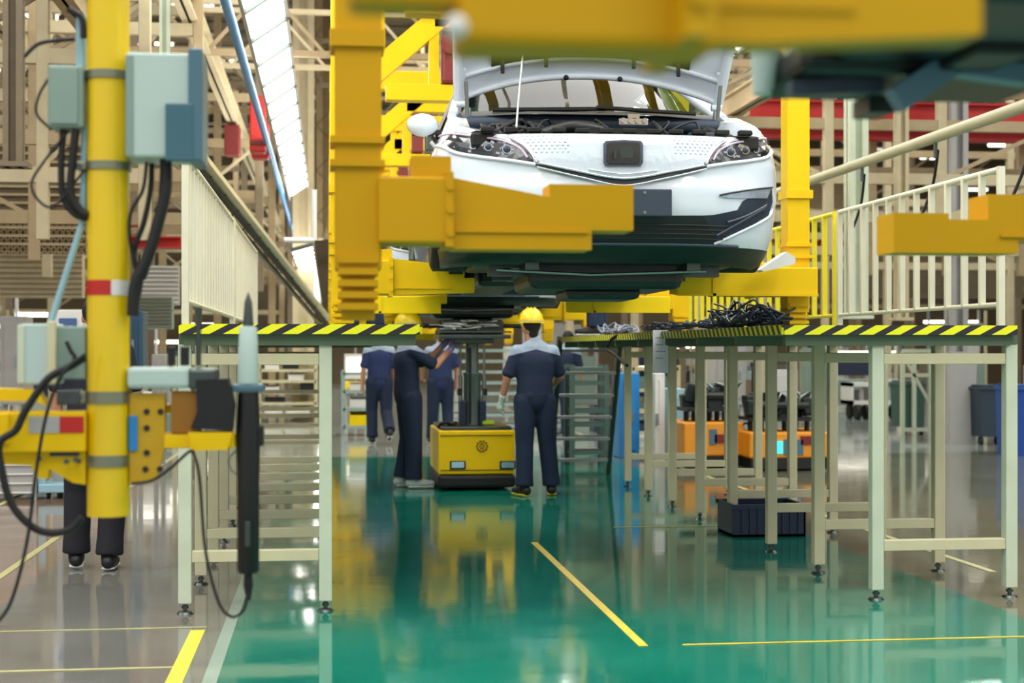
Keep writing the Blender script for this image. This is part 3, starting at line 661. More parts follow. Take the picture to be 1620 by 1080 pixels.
    for s in (0, 1):
        f = (lambda P: mir(P)) if s else (lambda P: P)
        hl = patch(f(HL), .004, .01).build('headlight', mat('lamp_housing', (22, 28, 34), .25, .3, coat=.4), t)
        sg = -1 if s else 1
        e = CB()
        for (a, b, r_) in ((1155, 241, .028), (1178, 238, .026), (1195, 237, .021)):
            x, z = pick(a, b); x *= sg; y = ys(x, z); e.tube([(x, y - .004, z), (x, y - .016, z)], [r_, r_ * .85], 20); 
        e.build('lens_ring', chrome, hl)
        e = CB()
        for (a, b, r_) in ((1155, 241, .02), (1178, 238, .018), (1195, 237, .014)):
            x, z = pick(a, b); x *= sg; y = ys(x, z); e.ball((x, y - .014, z), (r_, r_ * .6, r_), 14, 8)
        e.build('projector_lens', slate, hl)
        e = CB(); random.seed(4)
        for k in range(11):
            a, b = random.uniform(1142, 1204), random.uniform(229, 249); x, z = pick(a, b); x *= sg; e.box((x, ys(x, z) - .006, z), (random.uniform(.008, .024), .006, random.uniform(.005, .013)), Matrix.Rotation(random.random(), 3, 'Y'))
        e.build('reflector_facets', chrome, hl)
        P = px_([(1146, 224), (1132, 234), (1122, 247), (1117, 260)]); P = [(x * sg, z) for x, z in P]; line_on(P, .009).build('chrome_edge', chrome, hl)
        P = px_([(1117, 264), (1150, 259), (1190, 254), (1216, 247), (1217, 232)]); P = [(x * sg, z) for x, z in P]; line_on(P, .010).build('daytime_strip', mat('strip_white', (225, 228, 235), .25), hl)
        P = px_([(1128, 253), (1138, 238), (1160, 227), (1190, 222), (1212, 222)]); P = [(x * sg, z) for x, z in P]; line_on(P, .006, .006).build('indicator_strip', mat('lilac_reflector', (214, 190, 214), .3), hl)
        # side pocket and fog lamp
        PK = px_([(1129, 340), (1168, 332), (1211, 318), (1212, 315), (1175, 318), (1200, 306), (1221, 299), (1222, 320), (1216, 341), (1175, 364), (1132, 384), (1110, 385), (1110, 341)])
        fp = patch(f(PK), .003, .012).build('side_intake', mat('intake_grey', (34, 46, 62), .45), t)
        P = px_([(1133, 373), (1170, 352), (1210, 328)]); line_on([(x * sg, z) for x, z in P], .008, .006).build('blade', slate, fp)
        P = px_([(1150, 352), (1180, 342), (1212, 325)]); line_on([(x * sg, z) for x, z in P], .007, .006).build('blade', slate, fp)
        FG = px_([(1138, 310), (1165, 306), (1219, 299), (1213, 314), (1180, 314), (1150, 313)]); fg = patch(f(FG), .010, .012).build('fog_lamp', mat('fog_silver', (176, 188, 205), .2, .5, var=.3, scale=30), fp)
        P = px_([(1138, 309), (1165, 304), (1221, 297)]); line_on([(x * sg, z) for x, z in P], .005, .012).build('trim', black, fp)
        # crease above the pocket and bumper shut line
        P = px_([(1129, 386), (1165, 370), (1216, 343), (1222, 322)]); line_on([(x * sg, z) for x, z in P], .008, .004).build('edge_trim', carw, t)
    # V shaped dark band and chrome wings under the film
    VB = px_([(985, 284), (1060, 273), (1108, 263), (1117, 263), (1116, 267), (1080, 278), (1020, 289), (985, 293)])
    vb = patch(VB + mir(VB)[1:-1], .012, .014).build('grille_band', mat('band_dark', (22, 34, 48), .35), t)
    for (L, r_) in (([(985, 283), (1060, 272), (1112, 262)], .006), ([(985, 276), (1040, 270)], .004), ([(985, 294), (1050, 283), (1116, 268)], .0045)):
        P = px_(L); P = mir(P)[:-1] + P; line_on([(x, z) for x, z in P], r_, .02).build('chrome_wing', chrome, vb)
    # plate bracket
    A, B = pick(911, 299), pick(1060, 344); hw = (B[0] - A[0]) / 2; zc = (A[1] + B[1]) / 2; hh = (A[1] - B[1]) / 2; yp = -.03
    pl = CB().box((0, yp, zc), (2 * hw, .016, 2 * hh), bev=.006).build('plate_bracket', slate, t)
    sc = CB()
    for s in (-1, 1):
        for zz in (-1, 1): sc.cyl((s * hw * .42, yp - .006, zc + zz * hh * .72), (s * hw * .42, yp - .012, zc + zz * hh * .72), .008, n=10)
    sc.build('screw', steel, pl)
    # lower intake
    LI = px_([(985, 341), (1065, 341), (1112, 341), (1134, 384), (1115, 389), (985, 389)])
    li = patch(LI + mir(LI)[1:-1], .004, .012).build('lower_intake', mat('intake_black', (20, 32, 34), .5), t)
    e = CB()
    for k in range(4): z = .235 + k * .022; e.tube([(x, ys(x, z) - .008, z) for x in [-.55 + j * .11 for j in range(11)]], .004, 6)
    e.build('slats', black, li)
    e = CB(); e.tube([(x, ys(x, .2) - .012, .205) for x in [-.62 + j * .124 for j in range(11)]], .008, 8); e.build('lip_line', slate, li)
    # undertray lip
    m = CB(); vs = []; fs = []
    rows = [(.21, .0), (.17, .03), (.13, .10), (.12, .3)]
    us = [math.sin(k / 14 * math.pi / 2) for k in range(15)]; cols = [-u for u in us[:0:-1]] + us
    for z, dy in rows:
        for u in cols: x = interp(WT, z) * min(abs(u), .999) * (1 if u > 0 else -1); vs.append(Vector((x, ys(x, max(z, .06)) + dy, z)))
    n = len(cols)
    for a in range(3):
        for i in range(n - 1): fs.append((a * n + i, a * n + i + 1, (a + 1) * n + i + 1, (a + 1) * n + i))
    m.add(vs, fs, True).build('front_lip', dgreen, t)
    # floor, subframe, arms, exhaust
    u = CB().b2((-.82, 1.35, .16), (.82, 4.3, .22)).b2((-.70, .5, .12), (.70, 1.3, .2), .02)
    for k in range(6): u.b2((-.78 + k * .3, 1.4, .12), (-.70 + k * .3, 3.3, .17))
    u.build('floor_pan', dgreen, t)
    CB().b2((-.42, .45, .0), (.40, 1.3, .14), .04).b2((-.2, .6, -.05), (.2, 1.1, .02), .03).b2((-.6, 1.6, .06), (-.3, 3.3, .17), .03).b2((.3, 1.6, .06), (.6, 3.3, .17), .03).build('gearbox_pan', dgreen, t)
    sf = CB().bar((-.62, .62, .1), (.62, .62, .1), .09, .06).bar((-.55, 1.15, .1), (.55, 1.15, .1), .1, .06)
    for s in (-1, 1): sf.bar((s * .42, .3, .12), (s * .42, 1.3, .1), .07, .06).bar((s * .4, .95, .1), (s * .78, .93, .2), .06, .03).bar((s * .4, .7, .1), (s * .78, .9, .2), .05, .03).tube([(s * .2, .95, .28), (s * .74, .93, .3)], .018, 8)
    for s in (-1, 1): sf.bar((s * .4, 3.7, .14), (s * .78, 3.68, .22), .06, .04)
    sf.bar((-.45, 3.6, .12), (.45, 3.6, .12), .1, .08).build('subframe', dsteel, t)
    ex = CB().tube(spline([(.05, .9, .16), (.08, 1.4, .11), (.05, 2.6, .11), (.25, 3.3, .12), (.55, 4.1, .14), (.6, 4.7, .2)], 6), .028, 10).tube([(.05, 1.7, .11), (.05, 1.75, .11), (.05, 2.15, .11), (.05, 2.2, .11)], [.03, .07, .07, .03], 14).tube([(-.05, 4.25, .2), (.6, 4.25, .2)], .1, 16)
    ex.build('exhaust', steel, t)
    tb = CB()
    for k in range(7): z = .09 + .01 * (k % 3); y = .35 + k * .13; tb.tube([(-.6 + .05 * k, y, z), (-.1, y + .05, z - .02), (.5 - .03 * k, y + .02, z)], .009, 6)
    tb.build('pipes', steel, t)
    # seats
    for s in (-1, 1): CB().box((s * .36, 2.25, .75), (.46, .5, .16), bev=.05).box((s * .36, 2.5, 1.02), (.46, .14, .52), Matrix.Rotation(R(-12), 3, 'X'), .05).box((s * .36, 2.56, 1.33), (.26, .1, .17), bev=.04).build('seat', mat('seat_grey', (130, 148, 152), .6), t)
    CB().b2((-.6, 3.2, .7), (.6, 3.4, 1.15), .05).build('rear_seat', MATS['seat_grey'], t)
    CB().b2((-.72, 1.3, .85), (.72, 1.6, 1.02), .05).tube([(.36 + .17 * math.cos(a / 12 * 6.283), 1.68, 1.0 + .17 * math.sin(a / 12 * 6.283)) for a in range(13)], .014, 8).build('dashboard', black, t)
    CB().box((0.02, 1.75, 1.32), (.2, .02, .06), bev=.01).tube([(.02, 1.78, 1.33), (.02, 1.8, 1.4)], .008).build('rear_view_mirror', slate, t)
    # tail lamps
    for s in (-1, 1): CB().box((s * .62, LEN - .2, .82), (.36, .12, .12), bev=.03).build('tail_lamp', dred, t)
    return t
car = build_car()
PITCH = 7.35
car2 = dup(car, (0, PITCH, 0), 'white sedan with closed bonnet hanging behind the first one, above the lift cart')
for ch in list(car2.children):
    k_ = ch.name.split('.')[0]
    if k_ in ('prop_rod', 'gas_strut', 'wiper'): bpy.data.objects.remove(ch)
    elif k_ == 'bonnet':
        hv = Vector((0, 1.12, 1.07)); ch.matrix_local = Matrix.Translation(hv) @ Matrix.Rotation(R(68), 4, 'X') @ Matrix.Translation(-hv)

# ================================================================ hangers of the overhead line
def xf(px, Y): return at(px, 400, Y).x - 1.45
def hanger(Y0, label, front=True, tip=-.60):
    t = thing('car_hanger', label, 'car hanger', (1.45, Y0, 0), 'ym_low hangers of the overhead line')
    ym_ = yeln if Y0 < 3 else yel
    for fr_, y in ((1, Y0), (0, Y0 + 3.08)):
        tp = tip if fr_ else -.52
        for s in (-1, 1):
            X = lambda v: 1.45 - s * v            # v is negative outwards on the left side
            near = Y0 < 3 and fr_; po = MB().b2((X(-1.43), y - .07, 1.86 if near else 1.62), (X(-1.29), y + .07, 4.4), .008).build('post', ym_, t)
            if not near: [MB().b2((X(-1.445), y - .085, za), (X(-1.28), y + .085, zb_)).build('collar', ym_, po) for za, zb_ in ((2.29, 2.34), (2.0, 2.02), (1.93, 1.95))]
            e = MB()
            for k in range(0 if near else 5): e.b2((X(-1.42), y - .085, 1.5 + k * .035), (X(-1.30), y + .085, 1.52 + k * .035))
            if not near: e.b2((X(-1.41), y - .05, 1.47), (X(-1.31), y + .05, 1.66)).build('buffer_stack', ym_, po)
            hb_ = .035 if near else .10; blk = MB().b2((X(-1.30 if not near else -1.43), y - hb_, 1.73 if near else 1.70), (X(-1.09), y + hb_, 1.90), .008)
            if near: blk.b2((X(-1.32), y - .05, 1.688), (X(-1.05), y + .05, 1.92), .01)
            if s == -1 or fr_ == 0: blk.b2((X(-1.20), y - .07, 1.9), (X(-1.08), y + .07, 1.965))
            blk = blk.build('hinge_block', ym_, t)
            e = MB()
            for zz in (1.73, 1.80, 1.87): e.cyl((X(-1.085), y - .112, zz), (X(-1.085), y - .098, zz), .012, n=10)
            e.b2((X(-1.10), y - .105, 1.69), (X(-1.075), y + .105, 1.915)).build('bolt_plate', ym_ if fr_ else ym_, blk)
            P = [(X(-1.075), 1.90), (X(-.78), 1.845), (X(-.78), 1.885), (X(tp), 1.885), (X(tp), 1.745), (X(tp - .13), 1.745), (X(tp - .13), 1.685), (X(-1.075), 1.685)]
            if Y0 < 3 and not fr_ and s == 1: P = [(X(u_), v_) for u_, v_ in ((-1.075, 1.871), (-.62, 1.871), (-.62, 1.79), (-.49, 1.79), (-.49, 1.809), (-.31, 1.809), (-.31, 1.685), (-.72, 1.685), (-.72, 1.726), (-1.075, 1.726))]
            if fr_: P = [(X(-1.075), 1.91), (X(tp - .06), 1.865), (X(tp - .06), 1.80), (X(tp), 1.80), (X(tp), 1.715), (X(-1.0), 1.70), (X(-1.075), 1.70)]
            ar = MB().prism(P, 1, y - (.075 if not near else .03), y + (.075 if not near else .03)).build('support_arm', ym_, t)
            MB().b2((X(-1.07), y - (.034 if near else .083), 1.735), (X(tp - .14), y + (.034 if near else .083), 1.745)).build('weld_seam', ym_, ar)
            if fr_: MB().tube([(X(tp - .02), y, 1.80), (X(tp - .02), y, 1.86)], .028).cyl((X(tp - .02), y, 1.86), (X(tp - .02), y, 1.885), .045).build('jack_pad', rubber, ar)
            # head work
            MB().bar((X(-1.36), y, 3.32), (X(-.42), y, 4.14), .12, .17).build('brace', ym_, t)
            MB().b2((X(-1.0), y - .07, 3.34), (X(-.36), y + .07, 3.47), .006).b2((X(-.66), y - .05, 3.45), (X(-.58), y + .05, 4.16)).build('gusset', ym_, t)
            MB().b2((X(-.62), y - .06, 3.92), (X(-.1), y + .06, 4.06), .006).build('cross_plate', ym_, t)
            mt_ = MB().b2((X(-.56), y - .1, 3.48), (X(-.44), y + .1, 3.86), .02).cyl((X(-.5), y - .14, 3.76), (X(-.5), y + .14, 3.76), .06).build('drive_motor', dred, t)
            MB().b2((X(-.42), y - .09, 3.5), (X(-.32), y + .09, 3.8), .02).build('motor_cover', dsteel, mt_)
            MB().b2((X(-.95), y - .05, 4.34), (X(-.85), y + .05, 5.28)).build('trolley_link', ym_, t)
        MB().b2((.08, y - .09, 4.15), (2.82, y + .09, 4.35), .01).build('top_beam', ym_, t)
    for s in (-1, 1): MB().b2((1.45 + s * 1.3 - .06, Y0, 4.36), (1.45 + s * 1.3 + .06, Y0 + 3.08, 4.5), .008).build('side_beam', ym_, t)
    return t
H0 = 8.92
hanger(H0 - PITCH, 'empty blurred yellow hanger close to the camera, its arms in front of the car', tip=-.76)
hanger(H0, 'yellow hanger carrying the front white sedan')
for k, lb in ((1, 'yellow hanger carrying the second white sedan over the workers'), (2, 'yellow hanger beyond the second sedan, its braces seen beside the left post'), (3, 'farthest yellow hanger down the line')): hanger(H0 + k * PITCH, lb)
# overhead track
for s in (-1, 1):
    t = thing('conveyor_track', 'yellow overhead track of the hanger line, %s rail' % ('left' if s < 0 else 'right'), 'track', (1.45 + s * .9, 1, 5.4))
    x = 1.45 + s * .9; MB().b2((x - .08, 1.2, 5.28), (x + .08, 45, 5.31)).b2((x - .015, 1.2, 5.28), (x + .015, 45, 5.55)).b2((x - .08, 1.2, 5.53), (x + .08, 45, 5.56)).build('rail', yel, t)
    for k in range(8): MB().b2((x - .05, 2 + k * 6, 5.56), (x + .05, 2.1 + k * 6, 9.5)).build('drop_post', tan2, t)
# lower slide beams under the sedans
def slide(px0, px1, py0, py1, Y, label, mt=yel2):
    a, b = at(px0, py1, Y), at(px1, py0, Y); h = b.z - a.z
    t = thing('slide_beam', label, 'beam', (a.x, Y, a.z))
    MB().b2((a.x, Y - .05, a.z), (b.x, Y + .05, b.z), .006).build('beam', mt, t)
    MB().b2((a.x + .25 * (b.x - a.x), Y - .058, a.z - .01), (a.x + .25 * (b.x - a.x) + .02, Y + .058, b.z + .01)).b2((a.x, Y - .058, a.z - .008), (b.x, Y - .04, a.z + .008)).build('flange', mt, t)
    return t
slide(566, 697, 469, 494, 11.82, 'short bright yellow beam under the left side of the front sedan, above the workers')
slide(896, 1058, 469, 493, 11.82, 'short bright yellow beam under the right side of the front sedan')
slide(640, 760, 528, 536, 19, 'thin yellow beam low behind the lift column'); slide(1068, 1290, 424, 466, 8.78, 'wide yellow cross plate below the right front corner of the sedan', yel)
# white wedge on the right arm
t = at(1195, 428, 8.6); w2 = at(1250, 400, 8.6)
o = MB().prism([(t.x, t.z), (w2.x - .05, w2.z), (w2.x, w2.z - .03), (w2.x, w2.z - .07), (t.x + .02, t.z - .01)], 1, 8.5, 8.62).build('protective_wedge', white)
tag(o, 'white rolled sheet wedged on the yellow arm at the right corner of the bumper', 'wedge')
# blurred subframe above the near hanger arms
t = thing('engine_subframe', 'blurred dark subframe assembly hanging at the upper right, close to the camera', 'subframe', (1.6, 2.3, 1.93), None)
MB().b2((.98, 2.35, 1.95), (2.4, 3.2, 2.15), .03).b2((.93, 2.9, 1.93), (1.5, 3.25, 2.0), .02).build('casting', black, t)
a, b = at(1248, 142, 3.0), at(1392, 136, 3.0); MB().bar(a, b, .05, .03).build('cross_tube', slate, t)
a, b = at(1415, 160, 2.9), at(1510, 96, 2.9); MB().bar(a, b, .05, .05).bar(b, at(1625, 112, 2.9), .05, .06).build('control_arm', mat('blue_steel', (92, 130, 152), .4), t)
a, b = at(1213, 85, 3.1), at(1205, 150, 3.1); MB().tube([a, b], [.035, .02], 12).build('silver_bracket', greyp, t)
a, b = at(1375, 150, 3.05), at(1415, 178, 3.05); MB().b2(a, (b.x, 3.15, b.z)).build('lug', dgreen, t)
a, b = at(1545, 84, 2.7), at(1640, 20, 2.7); MB().b2(a, (b.x, 2.9, b.z + .1), .01).build('gearbox', black, t)
a = at(1592, 34, 2.6); MB().tube([a, a + Vector((.08, 0, 0))], .014).build('connector', greyd, t)
o = MB().ball(at(722, 42, 1.5), .012, 14, 10).build('white_ball', white); tag(o, 'small white ball blurred under the near yellow beam', 'stop')  # plain white ball placed at an out-of-focus white spot
# ================================================================ people
def person(label, base, rotz, J, shirt=navy, trousers=navy, yoke=True, helmet=False, gloves=None, shoes=shoe_m, hair=True, cat='person', hb=(0, 0, 0)):
    """J: joints in metres, the person facing +y, feet at z 0; lists of joint positions"""
    base = Vector(base); rot = Matrix.Rotation(rotz, 3, 'Z')
    W = lambda p: base + rot @ Vector(p)
    t = thing('person', label, cat, base)
    g = lambda k, s: Vector(J[k][0 if s < 0 else 1])
    class PB(MB):
        def build(s, name, m, parent=None, **k): s.v = [tuple(W(v)) for v in s.v]; return MB.build(s, name, m, parent, **k)
    pel, che, nec, hd = Vector(J['pelvis']), Vector(J['chest']), Vector(J['neck']), Vector(J['head'])
    # body: one continuous surface
    b = PB(); b.caps(pel, che, .115, .13, 1.25, .8); b.caps(che, che.lerp(nec, .6), .13, .10, 1.25, .75); b.caps(che.lerp(nec, .5), hd - Vector((0, 0, .05)), .058, .055)
    F_ = (hd - nec); fw = Vector(J.get('look', (0, 1, 0))).normalized(); sd = fw.cross(Vector((0, 0, 1))).normalized()
    b.ball(hd + Vector((0, 0, .03)) - fw * .01, (.078, .092, .098), 18, 12); b.caps(hd + fw * .03 + Vector((0, 0, -.02)), hd + fw * .045 + Vector((0, 0, -.075)), .062, .042)
    b.caps(hd + fw * .088 + Vector((0, 0, .015)), hd + fw * .108 + Vector((0, 0, -.018)), .010, .014); b.caps(hd + fw * .084 - sd * .022 + Vector((0, 0, -.052)), hd + fw * .084 + sd * .022 + Vector((0, 0, -.052)), .010, .010)
    for s in (-1, 1): b.ball(hd + sd * s * .078 + Vector((0, 0, .0)), (.014, .02, .032), 8, 6)
    for s in (-1, 1):
        sh, el, wr_, hp, kn, an, toe = g('shoulder', s), g('elbow', s), g('wrist', s), g('hip', s), g('knee', s), g('ankle', s), g('toe', s)
        b.caps(che.lerp(sh, .4), sh, .07, .058); b.caps(sh, el, .052, .042); b.caps(el, wr_, .041, .028)
        b.caps(hp, kn, .088, .058); b.caps(kn, an, .056, .038); b.caps(an, toe, .04, .032)
    def hand(mb, s, gr):
        el, wr_ = g('elbow', s), g('wrist', s); d = (wr_ - el).normalized(); hdv = Vector(J.get('palm', [(0, 0, 0)] * 2)[0 if s < 0 else 1]); d = (d + hdv).normalized()
        side = d.cross(Vector((0, 1, 0))); side = (side if side.length > .2 else d.cross(Vector((0, 0, 1)))).normalized(); nrm = side.cross(d)
        side, nrm = nrm, side * s                        # palm faces the body, fingers spread front to back
        pc = wr_ + d * .055; mb.caps(wr_, wr_ + d * .08, .024 + gr, .030 + gr)
        for i in range(4):
            r0 = wr_ + d * .085 + side * (.030 - .02 * i); L = (.040, .045, .042, .032)[i]; c1 = (d - nrm * (.35 + .08 * i)).normalized(); c2 = (d * .6 - nrm * .9).normalized()
            p1 = r0 + c1 * L; mb.caps(r0 - d * .02, p1, .0095 + gr, .0088 + gr, n=8); mb.caps(p1, p1 + c2 * L * .75, .0088 + gr, .0078 + gr, n=8)
        t0 = wr_ + d * .03 + side * .026; p1 = t0 + (d * .5 + side * .8 - nrm * .3).normalized() * .036; mb.caps(t0 - side * .012, p1, .013 + gr, .0105 + gr, n=8); mb.caps(p1, p1 + (d - nrm * .4).normalized() * .028, .0105 + gr, .009 + gr, n=8)
    for s in (-1, 1): hand(b, s, 0)
    b.build('body', skin, t, remesh=.0075, smooth_it=2)
    # clothes
    c = PB(); c.caps(pel + Vector((0, 0, -.03)), pel.lerp(che, .5), .150, .142, 1.22, .86); c.caps(pel.lerp(che, .5), che, .142, .155, 1.25, .82); c.caps(che, che.lerp(nec, .55), .15, .115, 1.3, .8)
    for s in (-1, 1):
        sh, el = g('shoulder', s), g('elbow', s); c.caps(che.lerp(sh, .35), sh, .09, .066); c.caps(nec.lerp(che, .3), sh, .06, .058); c.caps(sh, sh.lerp(el, .82), .064, .064); c.cyl(sh.lerp(el, .80), sh.lerp(el, .92), .066, .068)
    c.caps(che.lerp(nec, .6), nec + Vector((0, 0, .015)), .078, .062)
    sm_ = shirt
    if yoke:
        key = shirt.name + '_yoke'
        if key not in MATS:
            m = shirt.copy(); m.name = key; MATS[key] = m; nt = m.node_tree; bb = nt.nodes['Principled BSDF']; src = bb.inputs['Base Color'].links[0].from_socket
            tc = nt.nodes.new('ShaderNodeTexCoord'); sp = nt.nodes.new('ShaderNodeSeparateXYZ'); nt.links.new(tc.outputs['Object'], sp.inputs[0])
            ab = nt.nodes.new('ShaderNodeMath'); ab.operation = 'ABSOLUTE'; nt.links.new(sp.outputs[0], ab.inputs[0])
            ml = nt.nodes.new('ShaderNodeMath'); ml.operation = 'MULTIPLY_ADD'; nt.links.new(ab.outputs[0], ml.inputs[0]); ml.inputs[1].default_value = .25; nt.links.new(sp.outputs[2], ml.inputs[2])
            gt = nt.nodes.new('ShaderNodeMath'); gt.operation = 'GREATER_THAN'; nt.links.new(ml.outputs[0], gt.inputs[0]); gt.inputs[1].default_value = 1.385
            mx = nt.nodes.new('ShaderNodeMix'); mx.data_type = 'RGBA'; nt.links.new(gt.outputs[0], mx.inputs[0]); nt.links.new(src, mx.inputs[6]); mx.inputs[7].default_value = lin((150, 166, 186)); nt.links.new(mx.outputs[2], bb.inputs['Base Color'])
        sm_ = MATS[key]
    c.build('work_shirt', sm_, t, remesh=.012, smooth_it=4)
    c = PB(); c.caps(pel + Vector((-.04, 0, .0)), pel + Vector((.04, 0, .0)), .128, .128, 1, 1)
    for s in (-1, 1):
        hp, kn, an = g('hip', s), g('knee', s), g('ankle', s); c.caps(pel.lerp(hp, .8), hp, .11, .11); c.caps(hp, kn, .112, .088); c.caps(kn, kn.lerp(an, .8), .088, .082); c.cyl(kn.lerp(an, .75), kn.lerp(an, .98), .084, .088)
    c.build('trousers', trousers, t, remesh=.012, smooth_it=4)
    for s in (-1, 1):
        an, toe = g('ankle', s), g('toe', s); d = (toe - an); d.z = 0; d = d.normalized() if d.length > .01 else Vector((0, 1, 0)); slope = Vector((toe.x - an.x, toe.y - an.y, toe.z - an.z + .05))
        sh_ = PB(); a0 = Vector((an.x, an.y, an.z - .03)); to = Vector((toe.x, toe.y, toe.z)); sh_.caps(a0 - d * .04, a0.lerp(to, .6), .045, .048, 1, 1); sh_.caps(a0.lerp(to, .5), to + d * .03, .046, .036, 1.15, .9); sh_.cyl(a0, a0 + Vector((0, 0, .06)), .05, .052)
        o = sh_.build('shoe', shoes, t, remesh=.01, smooth_it=2)
        so = PB(); so.caps(a0 - d * .045 + Vector((0, 0, -.038)), to + d * .04 + Vector((0, 0, -.028)), .012, .012, 3.6, .9); so.build('sole', yel2 if shoes == shoe_m and helmet else white, o)
        if gloves:
            gl = PB(); hand(gl, s, .004); gl.caps(g('wrist', s).lerp(g('elbow', s), .18), g('wrist', s), .036, .032); gl.build('glove', gloves, t, remesh=.0075, smooth_it=1)
    if hair:
        h = PB(); h.ball(hd + Vector((0, 0, .045)) - fw * .022, (.086, .098, .094), 16, 10); h.caps(hd - fw * .055 + Vector((0, 0, .02)), hd - fw * .05 + Vector((0, 0, -.05)), .055, .045); h.build('hair', hairm, t, remesh=.01)
    if helmet:
        h = PB(); hh = hd + Vector((0, 0, .065)) + Vector(hb); vs = []; fs = []; n = 28
        for i in range(9):
            a = i / 8 * math.pi / 2
            for k in range(n): q = 2 * math.pi * k / n; vs.append(hh + Vector((.118 * math.cos(a) ** .7 * math.cos(q), .138 * math.cos(a) ** .7 * math.sin(q), .128 * math.sin(a) + .002)))
        for i in range(8):
            for k in range(n): fs.append((i * n + k, i * n + (k + 1) % n, (i + 1) * n + (k + 1) % n, (i + 1) * n + k))
        h.add(vs, fs, True)
        for dx in (-.035, 0, .035): h.tube([hh + Vector((dx, .125 * math.cos(a), .135 * math.sin(a))) for a in [.35 + i * .3 for i in range(9)]], .008, 6)
        ho = h.build('helmet', helm, t)
        br = PB(); pts_o = []; n = 28; vs = []
        for k in range(n):
            q = 2 * math.pi * k / n; ext = .012 + .05 * max(0, math.sin(q)) ** 3
            for rr, z in ((0, .0), (1, -.006)): vs.append(hh + Vector(((.118 + rr * ext) * math.cos(q), (.138 + rr * ext) * math.sin(q), z)))
        br.add(vs, [(2 * k, 2 * k + 1, (2 * k + 3) % (2 * n), (2 * k + 2) % (2 * n)) for k in range(n)]); br.build('brim', helm, ho)
        PB().tube([hh + Vector((.119 * math.cos(2 * math.pi * k / 20), .139 * math.sin(2 * math.pi * k / 20), .012)) for k in range(21)], .0035, 6).build('band', gcloth, ho)
    return t
def stand(**k):
    J = dict(pelvis=(0, 0, .95), chest=(0, 0, 1.27), neck=(0, 0, 1.45), head=(0, .01, 1.575), shoulder=[(-.172, 0, 1.365), (.172, 0, 1.365)], elbow=[(-.235, -.02, 1.11), (.235, -.02, 1.11)],
             wrist=[(-.24, .04, .87), (.24, .04, .87)], hip=[(-.095, 0, .90), (.095, 0, .90)], knee=[(-.11, .02, .49), (.11, .02, .49)], ankle=[(-.12, 0, .085), (.12, 0, .085)], toe=[(-.13, .14, .045), (.13, .14, .045)])
    J.update(k); return J
# worker 1: back to the camera, right of the cart
p = floor_at(846, 784)
person('worker in navy uniform and yellow helmet seen from behind, right of the yellow lift cart', p, R(6), stand(
    elbow=[(-.26, .02, 1.12), (.26, .06, 1.13)], wrist=[(-.29, .13, .90), (.23, .26, 1.02)], ankle=[(-.11, -.04, .085), (.17, .02, .085)], toe=[(-.15, .10, .045), (.2, .15, .045)], knee=[(-.10, 0, .49), (.13, .03, .49)], head=(-.03, .03, 1.575), look=(-.25, 1, 0)),
    helmet=True, gloves=glovew)
# worker 2: side view, reaching up to the right
p = floor_at(647, 771)
person('worker in navy uniform reaching up with purple gloves, left of the yellow lift cart', p, R(-78), stand(
    pelvis=(0, -.02, .95), chest=(0, -.03, 1.27), neck=(0, -.03, 1.44), head=(0, -.01, 1.565), elbow=[(-.17, .22, 1.24), (.19, .22, 1.22)], wrist=[(-.10, .42, 1.46), (.10, .42, 1.40)], palm=[(0, -.2, .6), (0, -.2, .6)],
    ankle=[(-.11, -.05, .085), (.11, .02, .085)], toe=[(-.12, .10, .045), (.13, .17, .045)], look=(0, 1, .25)), helmet=True, gloves=glovep, shoes=shoe_w)
# worker 3: walking away behind the left platform
p = floor_at(600, 702)
person('worker in blue uniform walking away behind the left platform, leftmost in the aisle', p, R(4), stand(knee=[(-.1, .10, .5), (.1, -.02, .47)], ankle=[(-.1, .02, .09), (.12, -.30, .2)], toe=[(-.1, .16, .05), (.12, -.22, .08)]), shirt=navyb, hair=True)
p = floor_at(697, 703)
person('worker in blue uniform standing far behind between the lift cart and the left worker', p, R(10), stand(elbow=[(-.24, .12, 1.15), (.25, .02, 1.12)], wrist=[(-.2, .30, 1.0), (.26, .1, .9)], ankle=[(-.1, .12, .085), (.1, -.08, .085)], toe=[(-.1, .26, .05), (.1, .06, .05)]), shirt=navyb)
p = floor_at(884, 695)
person('worker in navy leaning with one leg forward, half hidden behind the right hand worker', p, R(-30), stand(chest=(.07, .02, 1.25), neck=(.11, .05, 1.42), head=(.13, .08, 1.54), shoulder=[(-.1, .02, 1.37), (.27, .05, 1.36)], elbow=[(-.14, .1, 1.1), (.3, .12, 1.1)], wrist=[(-.1, .25, .95), (.28, .25, .95)]), )
# worker 6: left, behind the yellow pole, walking away
p = floor_at(152, 902)
person('worker in black trousers and boots walking away behind the near yellow pole', p, R(3), stand(knee=[(-.12, .1, .5), (.1, .06, .5)], ankle=[(-.13, .10, .09), (.08, .0, .085)], toe=[(-.14, .22, .06), (.09, .14, .045)]), trousers=mat('black_cloth', (28, 28, 36), .85, bump=.3), shirt=mat('black_cloth_shirt', (30, 34, 48), .85), yoke=False)
# worker 7: standing on the right platform
p = at(945, 526, 14.9); p.z = DECK; p.x = max(p.x, 2.62)
person('worker in navy trousers standing on the far right platform, upper body hidden by the sedan', p, R(70), stand(), shoes=shoe_m)
p = Vector((RXL + .75, 12.6, DECK))
person('worker in blue and white standing on the left platform behind the yellow post', (at(574, 500, 14.2).x, 14.2, DECK), R(10), stand(), shirt=navyb)

